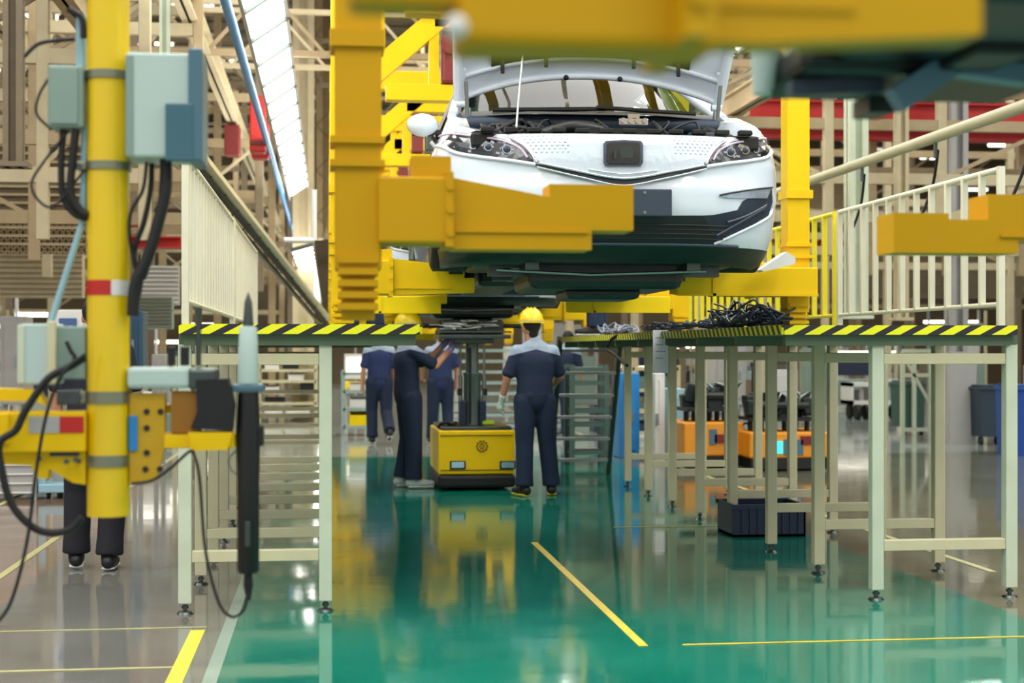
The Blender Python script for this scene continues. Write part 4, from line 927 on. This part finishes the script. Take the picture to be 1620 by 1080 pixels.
# ================================================================ lift cart under the second sedan
a, b = floor_at(694, 777), floor_at(817, 777); X0, X1, Y0 = a.x, b.x, a.y
t = thing('lift_cart', 'yellow self driving lift cart with a black base, between the two workers', 'lift cart', ((X0 + X1) / 2, Y0, 0))
cx = (X0 + X1) / 2; zt = at(755, 681, Y0).z; Ld = 1.25
MB().b2((X0, Y0 + .03, .16), (X1, Y0 + Ld, zt), .015).build('body', mat('cart_yellow', (250, 205, 0), .4, var=.03, spec=.3), t)
MB().b2((X0 - .005, Y0, .03), (X1 + .005, Y0 + Ld + .03, .155), .03).build('bumper', rubber, t)
MB().b2((X0 + .03, Y0 + .06, zt), (X1 - .03, Y0 + Ld - .05, zt + .035), .008).build('top_plate', dsteel, t)
MB().b2((X0 + .02, Y0 + .02, zt - .05), (X1 - .02, Y0 + .032, zt - .045)).b2((X0 + .02, Y0 + .02, .2), (X1 - .02, Y0 + .032, .205)).build('panel_seam', black, t)
for s, (u0, u1) in ((-1, (712, 737)), (1, (791, 816))):
    p, q2 = at(u0, 742, Y0), at(u1, 729, Y0); h = MB().b2((p.x, Y0 + .01, p.z), (q2.x, Y0 + .035, q2.z), .006).build('headlamp', black, t)
    MB().b2((p.x + .015, Y0 + .004, p.z + .012), (q2.x - .015, Y0 + .012, q2.z - .012), .003).build('lens', mat('lamp_lens', (170, 205, 220), .2, .4), h)
p = at(763, 706, Y0); e = MB(); brown_ = mat('logo_brown', (120, 88, 20), .5)
e.tube([(p.x + .048 * math.cos(k * .3142), Y0 + .026, p.z + .048 * math.sin(k * .3142)) for k in range(21)], .005, 6)
for k in range(10): a_ = k * .6283; e.box((p.x + .055 * math.cos(a_), Y0 + .026, p.z + .055 * math.sin(a_)), (.012, .008, .012), Matrix.Rotation(-a_, 3, 'Y'))
e.tube([(p.x + .022 * math.cos(k * .5236), Y0 + .026, p.z + .028 * math.sin(k * .5236)) for k in range(13)], .004, 6).box((p.x, Y0 + .026, p.z), (.006, .008, .05)).build('gear_emblem', brown_, t)
p = at(762, 690, Y0)
for s in (-1, 1):
    for y in (.3, 1.0): MB().cyl((cx + s * .28, Y0 + y - .04, .05), (cx + s * .28, Y0 + y + .04, .05), .05).build('wheel', rubber, t)
zc = DECK
MB().tube([(cx, Y0 + .52, zt + .03), (cx, Y0 + .52, 1.12), (cx, Y0 + .52, 1.125), (cx, Y0 + .52, 1.15)], [.088, .088, .094, .094], 28).tube([(cx, Y0 + .52, 1.1), (cx, Y0 + .52, 1.5)], .066, 28).build('lift_column', mat('column_grey', (120, 134, 130), .35, .6), t)
for s in (-1, 1):
    MB().cyl((cx + s * .12, Y0 + .5, zt + .03), (cx + s * .12, Y0 + .5, 1.12), .022).cyl((cx + s * .12, Y0 + .5, 1.0), (cx + s * .12, Y0 + .5, 1.45), .012).build('piston', steel, t)
    MB().b2((cx + s * .10 - .03, Y0 + .42, zt + .03), (cx + s * .10 + .03, Y0 + .6, zt + .28), .01).build('column_foot', navyp, t)
    MB().b2((cx + s * .13 - .02, Y0 + .46, .92), (cx + s * .13 + .02, Y0 + .55, .99), .005).build('clamp', black, t)
MB().cyl((cx - .03, Y0 + .43, zt + .05), (cx - .03, Y0 + .43, 1.4), .012).build('hose', rubber, t)
MB().b2((cx - .36, Y0 + .2, 1.49), (cx + .36, Y0 + .9, 1.53), .008).b2((cx - .36, Y0 + .18, 1.55), (cx + .36, Y0 + .22, 1.565)).b2((cx - .2, Y0 + .3, 1.44), (cx + .2, Y0 + .7, 1.5), .01).build('head_frame', dsteel, t)
t2 = thing('powertrain', 'dark engine and axle assembly resting on the lift cart head under the second sedan', 'engine', (cx, Y0 + .5, 1.53))
random.seed(9)
e = MB().b2((cx - .34, Y0 + .3, 1.535), (cx + .3, Y0 + .8, 1.68), .03).cyl((cx - .5, Y0 + .55, 1.62), (cx + .5, Y0 + .55, 1.62), .022)
e.build('block', dgreen, t2)
e = MB()
for k in range(14): x = cx + random.uniform(-.33, .3); z = random.uniform(1.56, 1.68); e.tube([(x, Y0 + .28, z), (x + random.uniform(-.15, .15), Y0 + .24, z + random.uniform(-.03, .03)), (x + random.uniform(-.2, .2), Y0 + .29, z)], .008, 6)
e.build('pipes', steel, t2)
tag(MB().tube(spline([(X0 + .02, Y0 + .3, zt + .02), (X0 + .08, Y0 + .25, zt + .07), (X0 + .15, Y0 + .3, zt + .045), (X0 + .2, Y0 + .35, zt + .06)], 6), .02, 8).build('cable_plug', black), 'small black cable plug lying on the left corner of the lift cart', 'plug')
tag(MB().b2((X1 - .28, Y0 + .4, zt + .036), (X1 - .16, Y0 + .5, zt + .075), .01).build('rag', mat('lime_cloth', (170, 200, 30), .8)), 'lime coloured cloth lying on top of the lift cart', 'cloth')

# ================================================================ two orange carts with engines, behind the right platform
random.seed(21)
def engine_cart(px0, px1, pyb, pyt, label, cyan):
    a, b = floor_at(px0, pyb), floor_at(px1, pyb); y = a.y; zt = at(px0, pyt, y).z
    t = thing('engine_cart', label, 'engine cart', ((a.x + b.x) / 2, y, 0), 'orange engine carts')
    MB().b2((a.x, y, .15), (b.x, y + .9, zt), .02).build('body', orange, t); MB().b2((a.x + .02, y + .02, .02), (b.x - .02, y + .88, .15), .01).build('base', black, t)
    MB().b2((a.x + .42 * (b.x - a.x), y - .015, zt - .26), (b.x - .32, y, zt - .08), .004).build('side_window', teal, t)
    if cyan: MB().b2((a.x + .3, y - .02, zt - .24), (a.x + .38, y - .002, zt - .1)).build('status_screen', screen_e, t)
    MB().b2((b.x - .35, y - .015, .3), (b.x - .22, y, .4)).build('warning_label', dred, t)
    MB().tube(spline([(b.x, y + .1, zt - .05), (b.x + .06, y + .05, zt - .02), (b.x + .07, y + .02, zt - .2), (b.x + .01, y, zt - .3)], 6), .012, 6).build('handle_hose', rubber, t)
    e = thing('engine_block', 'black engine assembly on the ' + label.split(',')[0], 'engine', ((a.x + b.x) / 2, y + .4, zt), 'engines waiting on carts')
    m = MB().b2((a.x + .06, y + .1, zt + .12), (b.x - .06, y + .7, zt + .16))
    for k in range(6): x = a.x + .12 + k * (b.x - a.x - .2) / 5.5; m.cyl((x, y + .4, zt), (x, y + .4, zt + .13), .03, n=8)
    m.build('tray', black, e)
    m = MB()
    for k in range(12): m.box((random.uniform(a.x + .15, b.x - .15), y + random.uniform(.2, .6), zt + .16 + random.uniform(.05, .22)), [random.uniform(.1, .26) for _ in range(3)], Matrix.Rotation(random.uniform(-.4, .4), 3, 'Y'), .015)
    for k in range(8): x = random.uniform(a.x + .15, b.x - .2); m.cyl((x, y + .15, zt + .3), (x + .1, y + .12, zt + .3), .05, n=12)
    m.build('castings', dgreen, e)
    m = MB()
    for k in range(10): x = random.uniform(a.x + .15, b.x - .15); m.tube(spline([(x, y + .2, zt + .2), (x + .06, y + .1, zt + .38), (x + random.uniform(-.1, .2), y + .15, zt + .45), (x + .1, y + .3, zt + .3)], 4), .012, 6)
    m.build('pipes', steel, e); m = MB()
    for k in range(3): x = a.x + .3 + k * .3; m.cyl((x, y + .3, zt + .3), (x, y + .3, zt + .62 + .1 * (k % 2)), .012, n=8).box((x, y + .3, zt + .66), (.05, .05, .06))
    m.build('support_pins', black, e)
engine_cart(1082, 1180, 742, 668, 'orange engine cart farther left, behind the right platform legs', False)
engine_cart(1186, 1319, 746, 684, 'orange engine cart farther right, with a lit cyan screen', True)

# ================================================================ machines, bins and racks on the floor
def rack(px0, px1, pyb, h, label, n=6, mt=lgrey, d=.6, fill=None, seed=1):
    a, b = floor_at(px0, pyb), floor_at(px1, pyb); y = a.y; t = thing('parts_rack', label, 'rack', ((a.x + b.x) / 2, y, 0), 'parts racks around the hall')
    for x in (a.x, b.x):
        for yy in (y, y + d): MB().b2((x - .03, yy - .03, 0), (x + .03, yy + .03, h)).build('post', mt, t)
    for k in range(n): z = .15 + (h - .2) * k / (n - 1); MB().b2((a.x, y - .03, z - .03), (b.x, y + d + .03, z + .02)).build('shelf', mt, t)
    if fill:
        random.seed(seed)
        for k in range(n - 1):
            z = .17 + (h - .2) * k / (n - 1); x = a.x + .1
            while x < b.x - .3:
                w_ = random.uniform(.25, .5); hh = random.uniform(.4, .8) * (h - .2) / (n - 1); c = random.choice(fill)
                if x + w_ < b.x and random.random() < .8:
                    bx = MB().b2((x, y + .02, z), (x + w_, y + d - .05, z + .01)).b2((x, y + .02, z), (x + .012, y + d - .05, z + hh)).b2((x + w_ - .012, y + .02, z), (x + w_, y + d - .05, z + hh)).b2((x, y + .02, z), (x + w_, y + .032, z + hh * .8)).b2((x, y + d - .062, z), (x + w_, y + d - .05, z + hh)).build('parts_bin', c)
                    tag(bx, 'small plastic parts bin on the shelves of the ' + label.split(',')[0], 'bin', 'bins on ' + label.split(',')[0])
                x += w_ + .06
    return t
cool = mat('cool_grey_steel', (150, 172, 168), .4)
rack(700, 905, 688, 1.42, 'cool grey roller rack crossing the aisle, behind the lift column', 8, cool)
rack(543, 592, 690, 1.05, 'low grey rack, left end of the aisle', 4, cool, fill=[yel2, white])
rack(905, 960, 735, 1.2, 'dark green slatted stand, far end under the right platform', 7, mat('green_steel', (70, 96, 88), .5), .4)
rack(1000, 1075, 700, 1.15, 'khaki shelf unit, behind the right platform middle legs', 4, tan2, fill=[mat('bin_green', (90, 120, 110), .5), navyp, bluebin], seed=4)
rack(300, 400, 742, 1.3, 'pale cream shelf unit, behind the left platform legs', 6, cream, fill=[white, tan2, navyp], seed=6)
rack(410, 500, 668, 1.25, 'cream shelf unit with dark boxes, seen between the left platform legs', 6, cream, fill=[navyp, black, white], seed=7)
rack(-120, 8, 700, 1.5, 'white wire rack, at the left edge', 7, white, fill=[white, lgrey], seed=8)
rack(1330, 1420, 628, 1.9, 'pale green machine frame, far right behind the platform', 3, mint, fill=[white, lgrey], seed=9)
def bin_(px0, px1, pyt, pyb, mt, label, wheels=True, name='rolling_bin', dd=.55):
    a, b = floor_at(px0, pyb), floor_at(px1, pyb); y = a.y; zt = at(px0, pyt, y).z; z0 = .12 if wheels else 0
    t = thing(name, label, 'bin', ((a.x + b.x) / 2, y, 0))
    w_ = b.x - a.x; P = [(a.x + .06 * w_, z0), (b.x - .06 * w_, z0), (b.x, zt), (a.x, zt)]
    MB().prism(P, 1, y, y + dd).build('body', mt, t); MB().b2((a.x - .02, y - .03, zt - .05), (b.x + .02, y + dd + .03, zt), .01).b2((a.x + .02, y, zt), (b.x - .02, y + dd, zt + .03), .01).build('lid', mt, t)
    if wheels:
        for x in (a.x + .12 * w_, b.x - .12 * w_): MB().cyl((x - .02, y + .06, .06), (x + .02, y + .06, .06), .06).build('caster', rubber, t)
bin_(1550, 1586, 612, 704, mat('bin_dark', (34, 52, 66), .4), 'dark teal rolling bin right of the square grey column')
bin_(1604, 1660, 612, 722, bluebin, 'bright blue bin at the right edge of the floor', False)
bin_(1500, 1548, 560, 702, lgrey, 'tall grey cabinet behind the right platform, beside the dark bin', False, 'cabinet')
bin_(1428, 1466, 605, 688, mat('bin_green_dark', (48, 84, 78), .5), 'dark green drum box inside the wheeled frame cart', True)
a, b = floor_at(1424, 692), floor_at(1472, 692)
t = thing('frame_cart', 'mint steel frame cart around the dark green box', 'cart', ((a.x + b.x) / 2, a.y, 0))
for x in (a.x, b.x):
    for yy in (a.y - .1, a.y + .62): MB().b2((x - .03, yy - .03, .0), (x + .03, yy + .03, 1.35)).build('post', mint, t)
for z in (.1, .95, 1.33): MB().b2((a.x, a.y - .12, z), (b.x, a.y - .08, z + .06)).build('rail', mint, t)
MB().bar((a.x, a.y - .1, 1.3), (b.x, a.y - .1, .5), .04).build('brace', mint, t)
def cartlet(px0, px1, pyt, pyb, label, mt=white):
    a, b = floor_at(px0, pyb), floor_at(px1, pyb); y = a.y; zt = at(px0, pyt, y).z; t = thing('transport_cart', label, 'cart', ((a.x + b.x) / 2, y, 0))
    MB().b2((a.x, y, .3), (b.x, y + .6, .38)).b2((a.x, y, zt - .08), (b.x, y + .6, zt)).b2((a.x, y, .3), (a.x + .06, y + .6, zt)).b2((b.x - .06, y, .3), (b.x, y + .6, zt)).build('frame', mt, t)
    MB().b2((a.x + .2, y + .05, .38), (b.x - .2, y + .55, zt - .15), .08).build('drum', lgrey, t)
    for x in (a.x + .15, b.x - .15):
        for yy in (y + .08, y + .5): MB().cyl((x - .03, yy, .15), (x + .03, yy, .15), .15).build('wheel', rubber, t)
cartlet(1346, 1385, 605, 664, 'white wheeled machine cart far right behind the platform, left one'); cartlet(1388, 1428, 600, 664, 'white wheeled machine cart far right behind the platform, right one')
a = floor_at(60, 790); b = floor_at(132, 790)
t = thing('pallet_cart', 'pale blue platform cart with grey side panel behind the yellow pole', 'cart', (a.x, a.y, 0))
MB().b2((a.x, a.y, .06), (b.x, a.y + .9, .14), .01).build('deck', bluep, t); MB().b2((a.x, a.y + .02, .14), (a.x + .06, a.y + .08, .62)).build('handle', bluep, t); MB().b2((a.x + .08, a.y + .3, .14), (b.x, a.y + .34, .5)).build('side_panel', lgrey, t)
for x in (a.x + .08, b.x - .08): MB().cyl((x - .015, a.y + .1, .035), (x + .015, a.y + .1, .035), .035).build('wheel', rubber, t)
a = floor_at(-90, 792); b = floor_at(52, 792)
t = thing('wire_crate', 'white wire crate with horizontal bars at the left edge of the floor', 'crate', (a.x, a.y, 0)); m = MB()
for k in range(9): m.b2((a.x, a.y, .06 + k * .085), (b.x, a.y + .012, .075 + k * .085))
m.build('bars', white, t)
for x in (a.x, (a.x + b.x) / 2, b.x): MB().b2((x - .012, a.y - .005, 0), (x + .012, a.y + .03, .8)).build('post', lgrey, t)
MB().b2((a.x, a.y + .02, .05), (b.x, a.y + .7, .4)).build('load', lgrey, t)
def cab(px0, px1, pyt, pyb, Y, mt, label, name='control_cabinet', cat='cabinet', dd=.5, win=None):
    a, b = at(px0, pyb, Y), at(px1, pyt, Y); z0 = max(0, a.z) if a.z > .35 else 0; t = thing(name, label, cat, ((a.x + b.x) / 2, Y, z0))
    MB().b2((a.x, Y, z0), (b.x, Y + dd, b.z), .01).build('body', mt, t)
    if z0:
        for x_ in (a.x + .04, b.x - .04): MB().b2((x_ - .025, Y + .1, 0), (x_ + .025, Y + .15, z0)).build('stand_leg', lgrey, t)
    d = MB().b2((a.x + .05, Y - .02, z0 + .1), (b.x - .05, Y, b.z - .08), .004).build('door', win or mt, t)
    MB().b2((b.x - .12, Y - .04, (z0 + b.z) / 2 - .08), (b.x - .09, Y - .02, (z0 + b.z) / 2 + .06)).build('handle', steel, d)
cab(205, 226, 492, 600, 17, mat('blue_board', (44, 84, 110), .4), 'dark blue information board behind the yellow pole', win=mat('blue_board2', (36, 74, 104), .3))
cab(980, 1012, 590, 690, 19, sky, 'bright blue cabinet standing behind the right platform, far end'); cab(1036, 1052, 590, 705, 18, white, 'narrow white cabinet behind the paper sheet')
cab(1062, 1086, 615, 720, 18.4, bluep, 'pale blue cabinet left of the orange engine carts'); cab(940, 975, 640, 700, 25, navyp, 'dark navy box far down the aisle on the right')
cab(1130, 1180, 545, 640, 24, lgrey, 'light grey control cabinet above the engine carts'); cab(1225, 1262, 585, 640, 26, white, 'white control cabinet behind the orange engine carts', dd=.4)
cab(1280, 1310, 550, 640, 27, greyd, 'grey green cabinet between the two nearest platform legs on the right')
cab(85, 130, 490, 560, 15, white, 'white framed booth window behind the grey control box', 'booth', 'booth', .3, mat('booth_blue', (70, 100, 150), .3)); cab(0, 40, 500, 640, 19, lgrey, 'light grey machine cabinet at the left edge')
cab(240, 262, 560, 640, 18.5, lgrey, 'light grey cabinet behind the near grey arm'); cab(545, 582, 560, 600, 32, white, 'white lit board far down the aisle on the left', win=tube_far)
cab(716, 738, 590, 640, 30, lgrey, 'light grey box far behind the lift column'); cab(800, 860, 548, 600, 33, white, 'wide white cabinet far behind the right hand worker', win=mat('pale_door', (200, 215, 215), .4))
cab(545, 590, 604, 622, 28, yel2, 'yellow crate pile far down the aisle on the left', 'crate', 'crate'); cab(560, 590, 500, 545, 36, white, 'white far cabinet under the hangers')
# benches and machines filling the far floor
random.seed(31); n = 0
fmats = [lgrey, white, tan2, greyd, mint, navyp, cool, teal, tan3]
for side, xs in (('left', (-11, -1.6)), ('right', (4.8, 19))):
    for k in range(22):
        Y = (20 if side == 'left' else 31) + k * (1.7 if side == 'left' else 1.35); x = random.uniform(*xs) * (Y / 34 if side == 'left' else .55 + Y / 75); w_ = random.uniform(.6, 2.0); h = random.uniform(.8, 2.3); mt = random.choice(fmats)
        if side == 'left' and x > -1.7: x = -1.8 - w_
        t = thing('workstation', 'machine workstation on the %s side of the far hall floor' % side, 'machine', (x, Y, 0), 'machines on the far %s floor' % side)
        MB().b2((x - w_ / 2, Y, .1), (x + w_ / 2, Y + .7, h * .55), .02).build('cabinet', mt, t)
        for sx in (-1, 1): MB().b2((x + sx * w_ * .48 - .03, Y - .02, 0), (x + sx * w_ * .48 + .03, Y + .04, h + .4)).build('post', random.choice((white, lgrey, cream)), t)
        MB().b2((x - w_ / 2, Y, h), (x + w_ / 2, Y + .3, h + .08)).build('light_bar', tube_far if random.random() < .5 else lgrey, t)
        MB().b2((x - w_ * .3, Y - .03, h * .2), (x + w_ * .1, Y, h * .45)).build('door', random.choice(fmats), t); MB().b2((x - w_ * .4, Y + .1, h * .62), (x + w_ * .35, Y + .2, h * .88)).build('screen_panel', random.choice((teal, white, lgrey, navyp)), t)
# ================================================================ the tool arm in the left foreground
YP = 4.5
def A(px, py, dy=0): return at(px, py, YP + dy)
def quad(mb, px0, py0, px1, py1, y0, y1, bev=.004):
    a, b = at(px0, py1, YP), at(px1, py0, YP); return mb.b2((a.x, YP + y0, a.z), (b.x, YP + y1, b.z), bev)
c0, c1 = A(138, 400), A(205, 400); pr = (c1.x - c0.x) / 2; pcx = (c0.x + c1.x) / 2; zb = A(170, 815).z
t = thing('tool_manipulator', 'yellow vertical pole with clamped arms and cables hanging in the left foreground', 'manipulator', (pcx, YP, zb))
MB().cyl((pcx, YP, zb), (pcx, YP, 3.6), pr, n=40).build('pole', mat('pole_yellow', (232, 196, 0), .35, var=.04, coat=.3), t)
for i, (y0, y1) in enumerate(((111, 124), (255, 268), (619, 638), (720, 738))):
    zz0, zz1 = A(0, y1).z, A(0, y0).z; cb = MB().tube([(pcx, YP, zz0), (pcx, YP, zz1)], pr + .006, 40); cb.b2((pcx - pr - .03, YP - .02, zz0), (pcx - pr + .01, YP + .02, zz1), .003)
    c = cb.build('clamp_band', mat('clamp_steel', (140, 142, 120), .35, .8), t); MB().cyl((pcx - pr - .018, YP - .035, (zz0 + zz1) / 2), (pcx - pr - .018, YP + .03, (zz0 + zz1) / 2), .006, n=8).build('bolt', dsteel, c)
zz0, zz1 = A(0, 467).z, A(0, 443).z
def arcband(name, a0, a1, z0, z1, mt):
    vs = []; n = 14
    for k in range(n + 1): a = a0 + (a1 - a0) * k / n; vs += [Vector((pcx + (pr + .0015) * math.cos(a), YP + (pr + .0015) * math.sin(a), z)) for z in (z0, z1)]
    MB().add(vs, [(2 * k, 2 * k + 2, 2 * k + 3, 2 * k + 1) for k in range(n)], True).build(name, mt, t)
arcband('red_tape', R(180), R(285), zz0, zz1, red); arcband('white_tape', R(285), R(375), zz0, zz1, white)
# boxes on the pole
e = quad(MB(), 206, 95, 316, 255, -.10, .08, .008).build('enclosure', greyp, t)
quad(MB(), 303, 88, 325, 262, -.115, .10, .006).build('enclosure_door', teal, e); quad(MB(), 268, 174, 312, 262, -.118, -.09, .004).build('operator_panel', mat('panel_blue', (60, 104, 118), .35), e)
quad(MB(), 206, 98, 218, 254, -.104, -.09, .002).build('hinge_strip', greyd, e)
e2 = quad(MB(), 80, 108, 136, 205, -.05, .08, .008).build('junction_box', greyd, t); quad(MB(), 84, 112, 128, 200, -.056, -.048, .003).build('cover', greyd, e2)
quad(MB(), 118, 20, 132, 112, .02, .06, .004).build('upright_strip', bluep, t)
MB().tube([A(134, 196), A(131, 350), A(80, 512)], .0095, 12).build('support_rod', bluep, t)
e3 = quad(MB(), 36, 512, 92, 608, -.03, .10, .006).build('control_box', greyp, t); quad(MB(), 88, 516, 137, 600, -.02, .08, .006).build('valve_box', greyd, e3); quad(MB(), 78, 508, 92, 606, -.04, -.02, .003).build('edge_strip', cream, e3); quad(MB(), 31, 514, 42, 606, -.035, .02, .003).build('edge_strip', mint, e3)
# yellow beams left
ym = MATS['pole_yellow']
b1 = quad(MB(), -60, 650, 140, 714, -.06, .06, .004)
b1.prism([(A(-60, 612).x, A(0, 612).z), (A(62, 618).x, A(0, 616).z), (A(75, 640).x, A(0, 640).z), (A(60, 634).x, A(0, 634).z), (A(-60, 632).x, A(0, 632).z)], 1, YP - .04, YP + .04)
b1 = b1.build('side_beam', yel, t)
quad(MB(), 100, 657, 138, 683, -.063, -.059, 0).build('red_tape', red, b1); quad(MB(), 52, 657, 100, 683, -.063, -.059, 0).build('white_tape', lgrey, b1)
quad(MB(), -60, 652, 22, 700, -.075, -.05, .003).build('bracket_plate', yel, b1); 
m = MB()
for u, v in ((35, 655), (62, 725), (105, 730), (120, 727)): m.cyl(A(u, v, -.075), A(u, v, -.05), .008, n=10)
m.build('bolt', dsteel, b1)
l1 = MB().prism([(A(x, y).x, A(x, y).z) for x, y in ((0, 712), (138, 712), (138, 765), (118, 762), (80, 740), (78, 756), (60, 754), (52, 735), (0, 732))], 1, YP - .03, YP + .03).build('lower_bracket', yel, t)
quad(MB(), 82, 714, 128, 720, -.035, -.03, 0).build('slot', navyp, l1)
quad(MB(), 92, 616, 128, 640, -.03, .04, .004).build('cylinder_block', dsteel, t)
# right side plates
P = [(A(x, y).x, A(x, y).z) for x, y in ((206, 622), (262, 622), (262, 684), (300, 684), (300, 708), (262, 708), (248, 760), (206, 764))]
pl = MB().prism(P, 1, YP - .02, YP + .02).build('hole_plate', mat('plate_ochre', (198, 156, 10), .45), t)
m = MB()
for u, v in ((232, 651), (254, 651), (232, 677), (232, 716), (230, 742), (253, 742)): m.cyl(A(u, v, -.024), A(u, v, -.018), .009, n=14)
m.build('hole', black, pl)
quad(MB(), 206, 657, 219, 712, -.03, .0, .002).build('blue_cylinder', sky, t)
quad(MB(), 262, 686, 372, 708, -.04, .04, .003).prism([(A(300, 682).x, A(300, 682).z), (A(370, 682).x, A(370, 682).z), (A(362, 712).x, A(0, 712).z), (A(306, 713).x, A(0, 713).z)], 1, YP - .06, YP + .05).build('tool_bracket', yel, t)
quad(MB(), 272, 618, 318, 684, -.03, .03, .003).build('side_plate', mat('plate_brown', (150, 100, 10), .5), t)
ga = quad(MB(), 204, 580, 302, 614, -.05, .05, .012).build('guide_arm', greyp, t)
quad(MB(), 214, 640, 290, 655, .02, .05, .002).build('back_strip', yel, t)
mo = quad(MB(), 300, 582, 346, 616, -.05, .05, .01).build('gearbox', dsteel, t)
MB().prism([(A(x, y).x, A(x, y).z) for x, y in ((312, 600), (362, 598), (372, 640), (368, 680), (304, 676), (314, 650))], 1, YP - .055, YP + .055).build('motor', rubber, mo)
MB().tube([A(314, 578), A(314, 500), A(314, 486)], [.008, .008, .010], 12).build('upright_rod', dsteel, t)
quad(MB(), 266, 548, 277, 578, -.02, .02, .003).build('small_knob', black, t); quad(MB(), 286, 548, 299, 578, -.02, .02, .003).build('small_knob', black, t)
# nut runner
tt = thing('nut_runner', 'long black nut runner with grey upper tube held by the yellow tool arm', 'power tool', A(393, 905))
x, y_ = A(393, 0).x, YP - .01; z = lambda py: A(393, py).z
MB().tube([(x, y_, z(462)), (x, y_, z(478)), (x, y_, z(518))], [.001, .011, .0165], 16).build('drive_bit', dsteel, tt)
MB().tube([(x, y_, z(606)), (x, y_, z(590)), (x, y_, z(520)), (x, y_, z(516))], [.030, .030, .026, .02], 24).build('upper_tube', greyp, tt)
MB().box((x, y_, z(613)), (.092, .06, .022), bev=.006).build('collar', teal, tt)
MB().tube([(x, y_, z(905)), (x, y_, z(900)), (x, y_, z(760)), (x, y_, z(690)), (x, y_, z(620))], [.028, .032, .032, .036, .03], 24).build('handle_body', black, tt)
MB().b2((x - .008, y_ - .037, z(862)), (x + .008, y_ - .03, z(822)), .003).build('label_strip', dsteel, tt)
MB().b2((x + .02, y_ - .02, z(705)), (x + .045, y_ + .02, z(672)), .004).build('trigger', rubber, tt)
MB().tube(spline([(x - .035, y_, z(712)), (x - .055, y_, z(725)), (x - .05, y_, z(742)), (x - .03, y_, z(750))], 6), .003, 6).build('hook', steel, tt)
MB().tube([(x, y_, z(905)), (x, y_, z(925)), (x + .001, y_, z(948))], [.012, .014, .006], 12).build('strain_relief', rubber, tt)
# cables
def cable(pts, r, label, dy=-.08, name='cable'):
    return tag(MB().tube(spline([A(u, v, dy) for u, v in pts], 8), r, 8).build(name, rubber), label, 'cable')
cable([(392, 940), (385, 965), (366, 975), (345, 950), (325, 870), (316, 760), (308, 722), (300, 714), (270, 740), (240, 760), (208, 765)], .0045, 'thin black cable looping from the foot of the nut runner up to the pole', -.075)
cable([(130, 818), (105, 840), (60, 838), (20, 800), (2, 740), (0, 700), (25, 680), (40, 650), (75, 600), (110, 580), (135, 565)], .011, 'thick black hose looping below the yellow pole', -.12, 'hose')
cable([(135, 560), (100, 590), (75, 650), (58, 740), (42, 860), (18, 950), (-5, 985)], .005, 'thin black cable falling to the lower left corner', -.14)
cable([(100, 205), (97, 260), (100, 310), (118, 338), (138, 345)], .010, 'thick black cable bundle dropping below the junction box', -.02)
cable([(80, 120), (62, 150), (58, 180), (82, 205)], .004, 'small black cable arc left of the junction box', -.02); cable([(110, 205), (70, 255), (50, 290), (62, 318), (88, 324), (134, 268)], .004, 'thin black cable ring below the junction box', -.03)
cable([(240, 258), (238, 300), (228, 350), (212, 400), (224, 440), (236, 410), (252, 340), (258, 260)], .008, 'thick black cable loop hanging below the large grey enclosure', -.02)
cable([(232, 256), (226, 300), (206, 340), (208, 395), (224, 440), (212, 500)], .005, 'thin black cable beside the thick loop under the large enclosure', -.03)
cable([(108, 14), (118, 20), (130, 30), (132, 60)], .009, 'black cable elbow at the very top beside the pole', 0); cable([(118, 62), (90, 64), (60, 70), (38, 90)], .006, 'black cable running left from the upright strip at the top', 0)
cable([(105, 540), (112, 555), (118, 568), (100, 590)], .006, 'short black lead in front of the small grey valve box', -.05)

cable([(262, 250), (262, 300), (248, 360), (232, 410), (214, 450), (210, 500)], .017, 'thickest ribbed black conduit sweeping from the large enclosure back to the pole', -.05, 'conduit')
cable([(120, 205), (114, 260), (112, 305), (126, 332), (139, 340)], .012, 'second thick black cable dropping beside the junction box bundle', -.03)
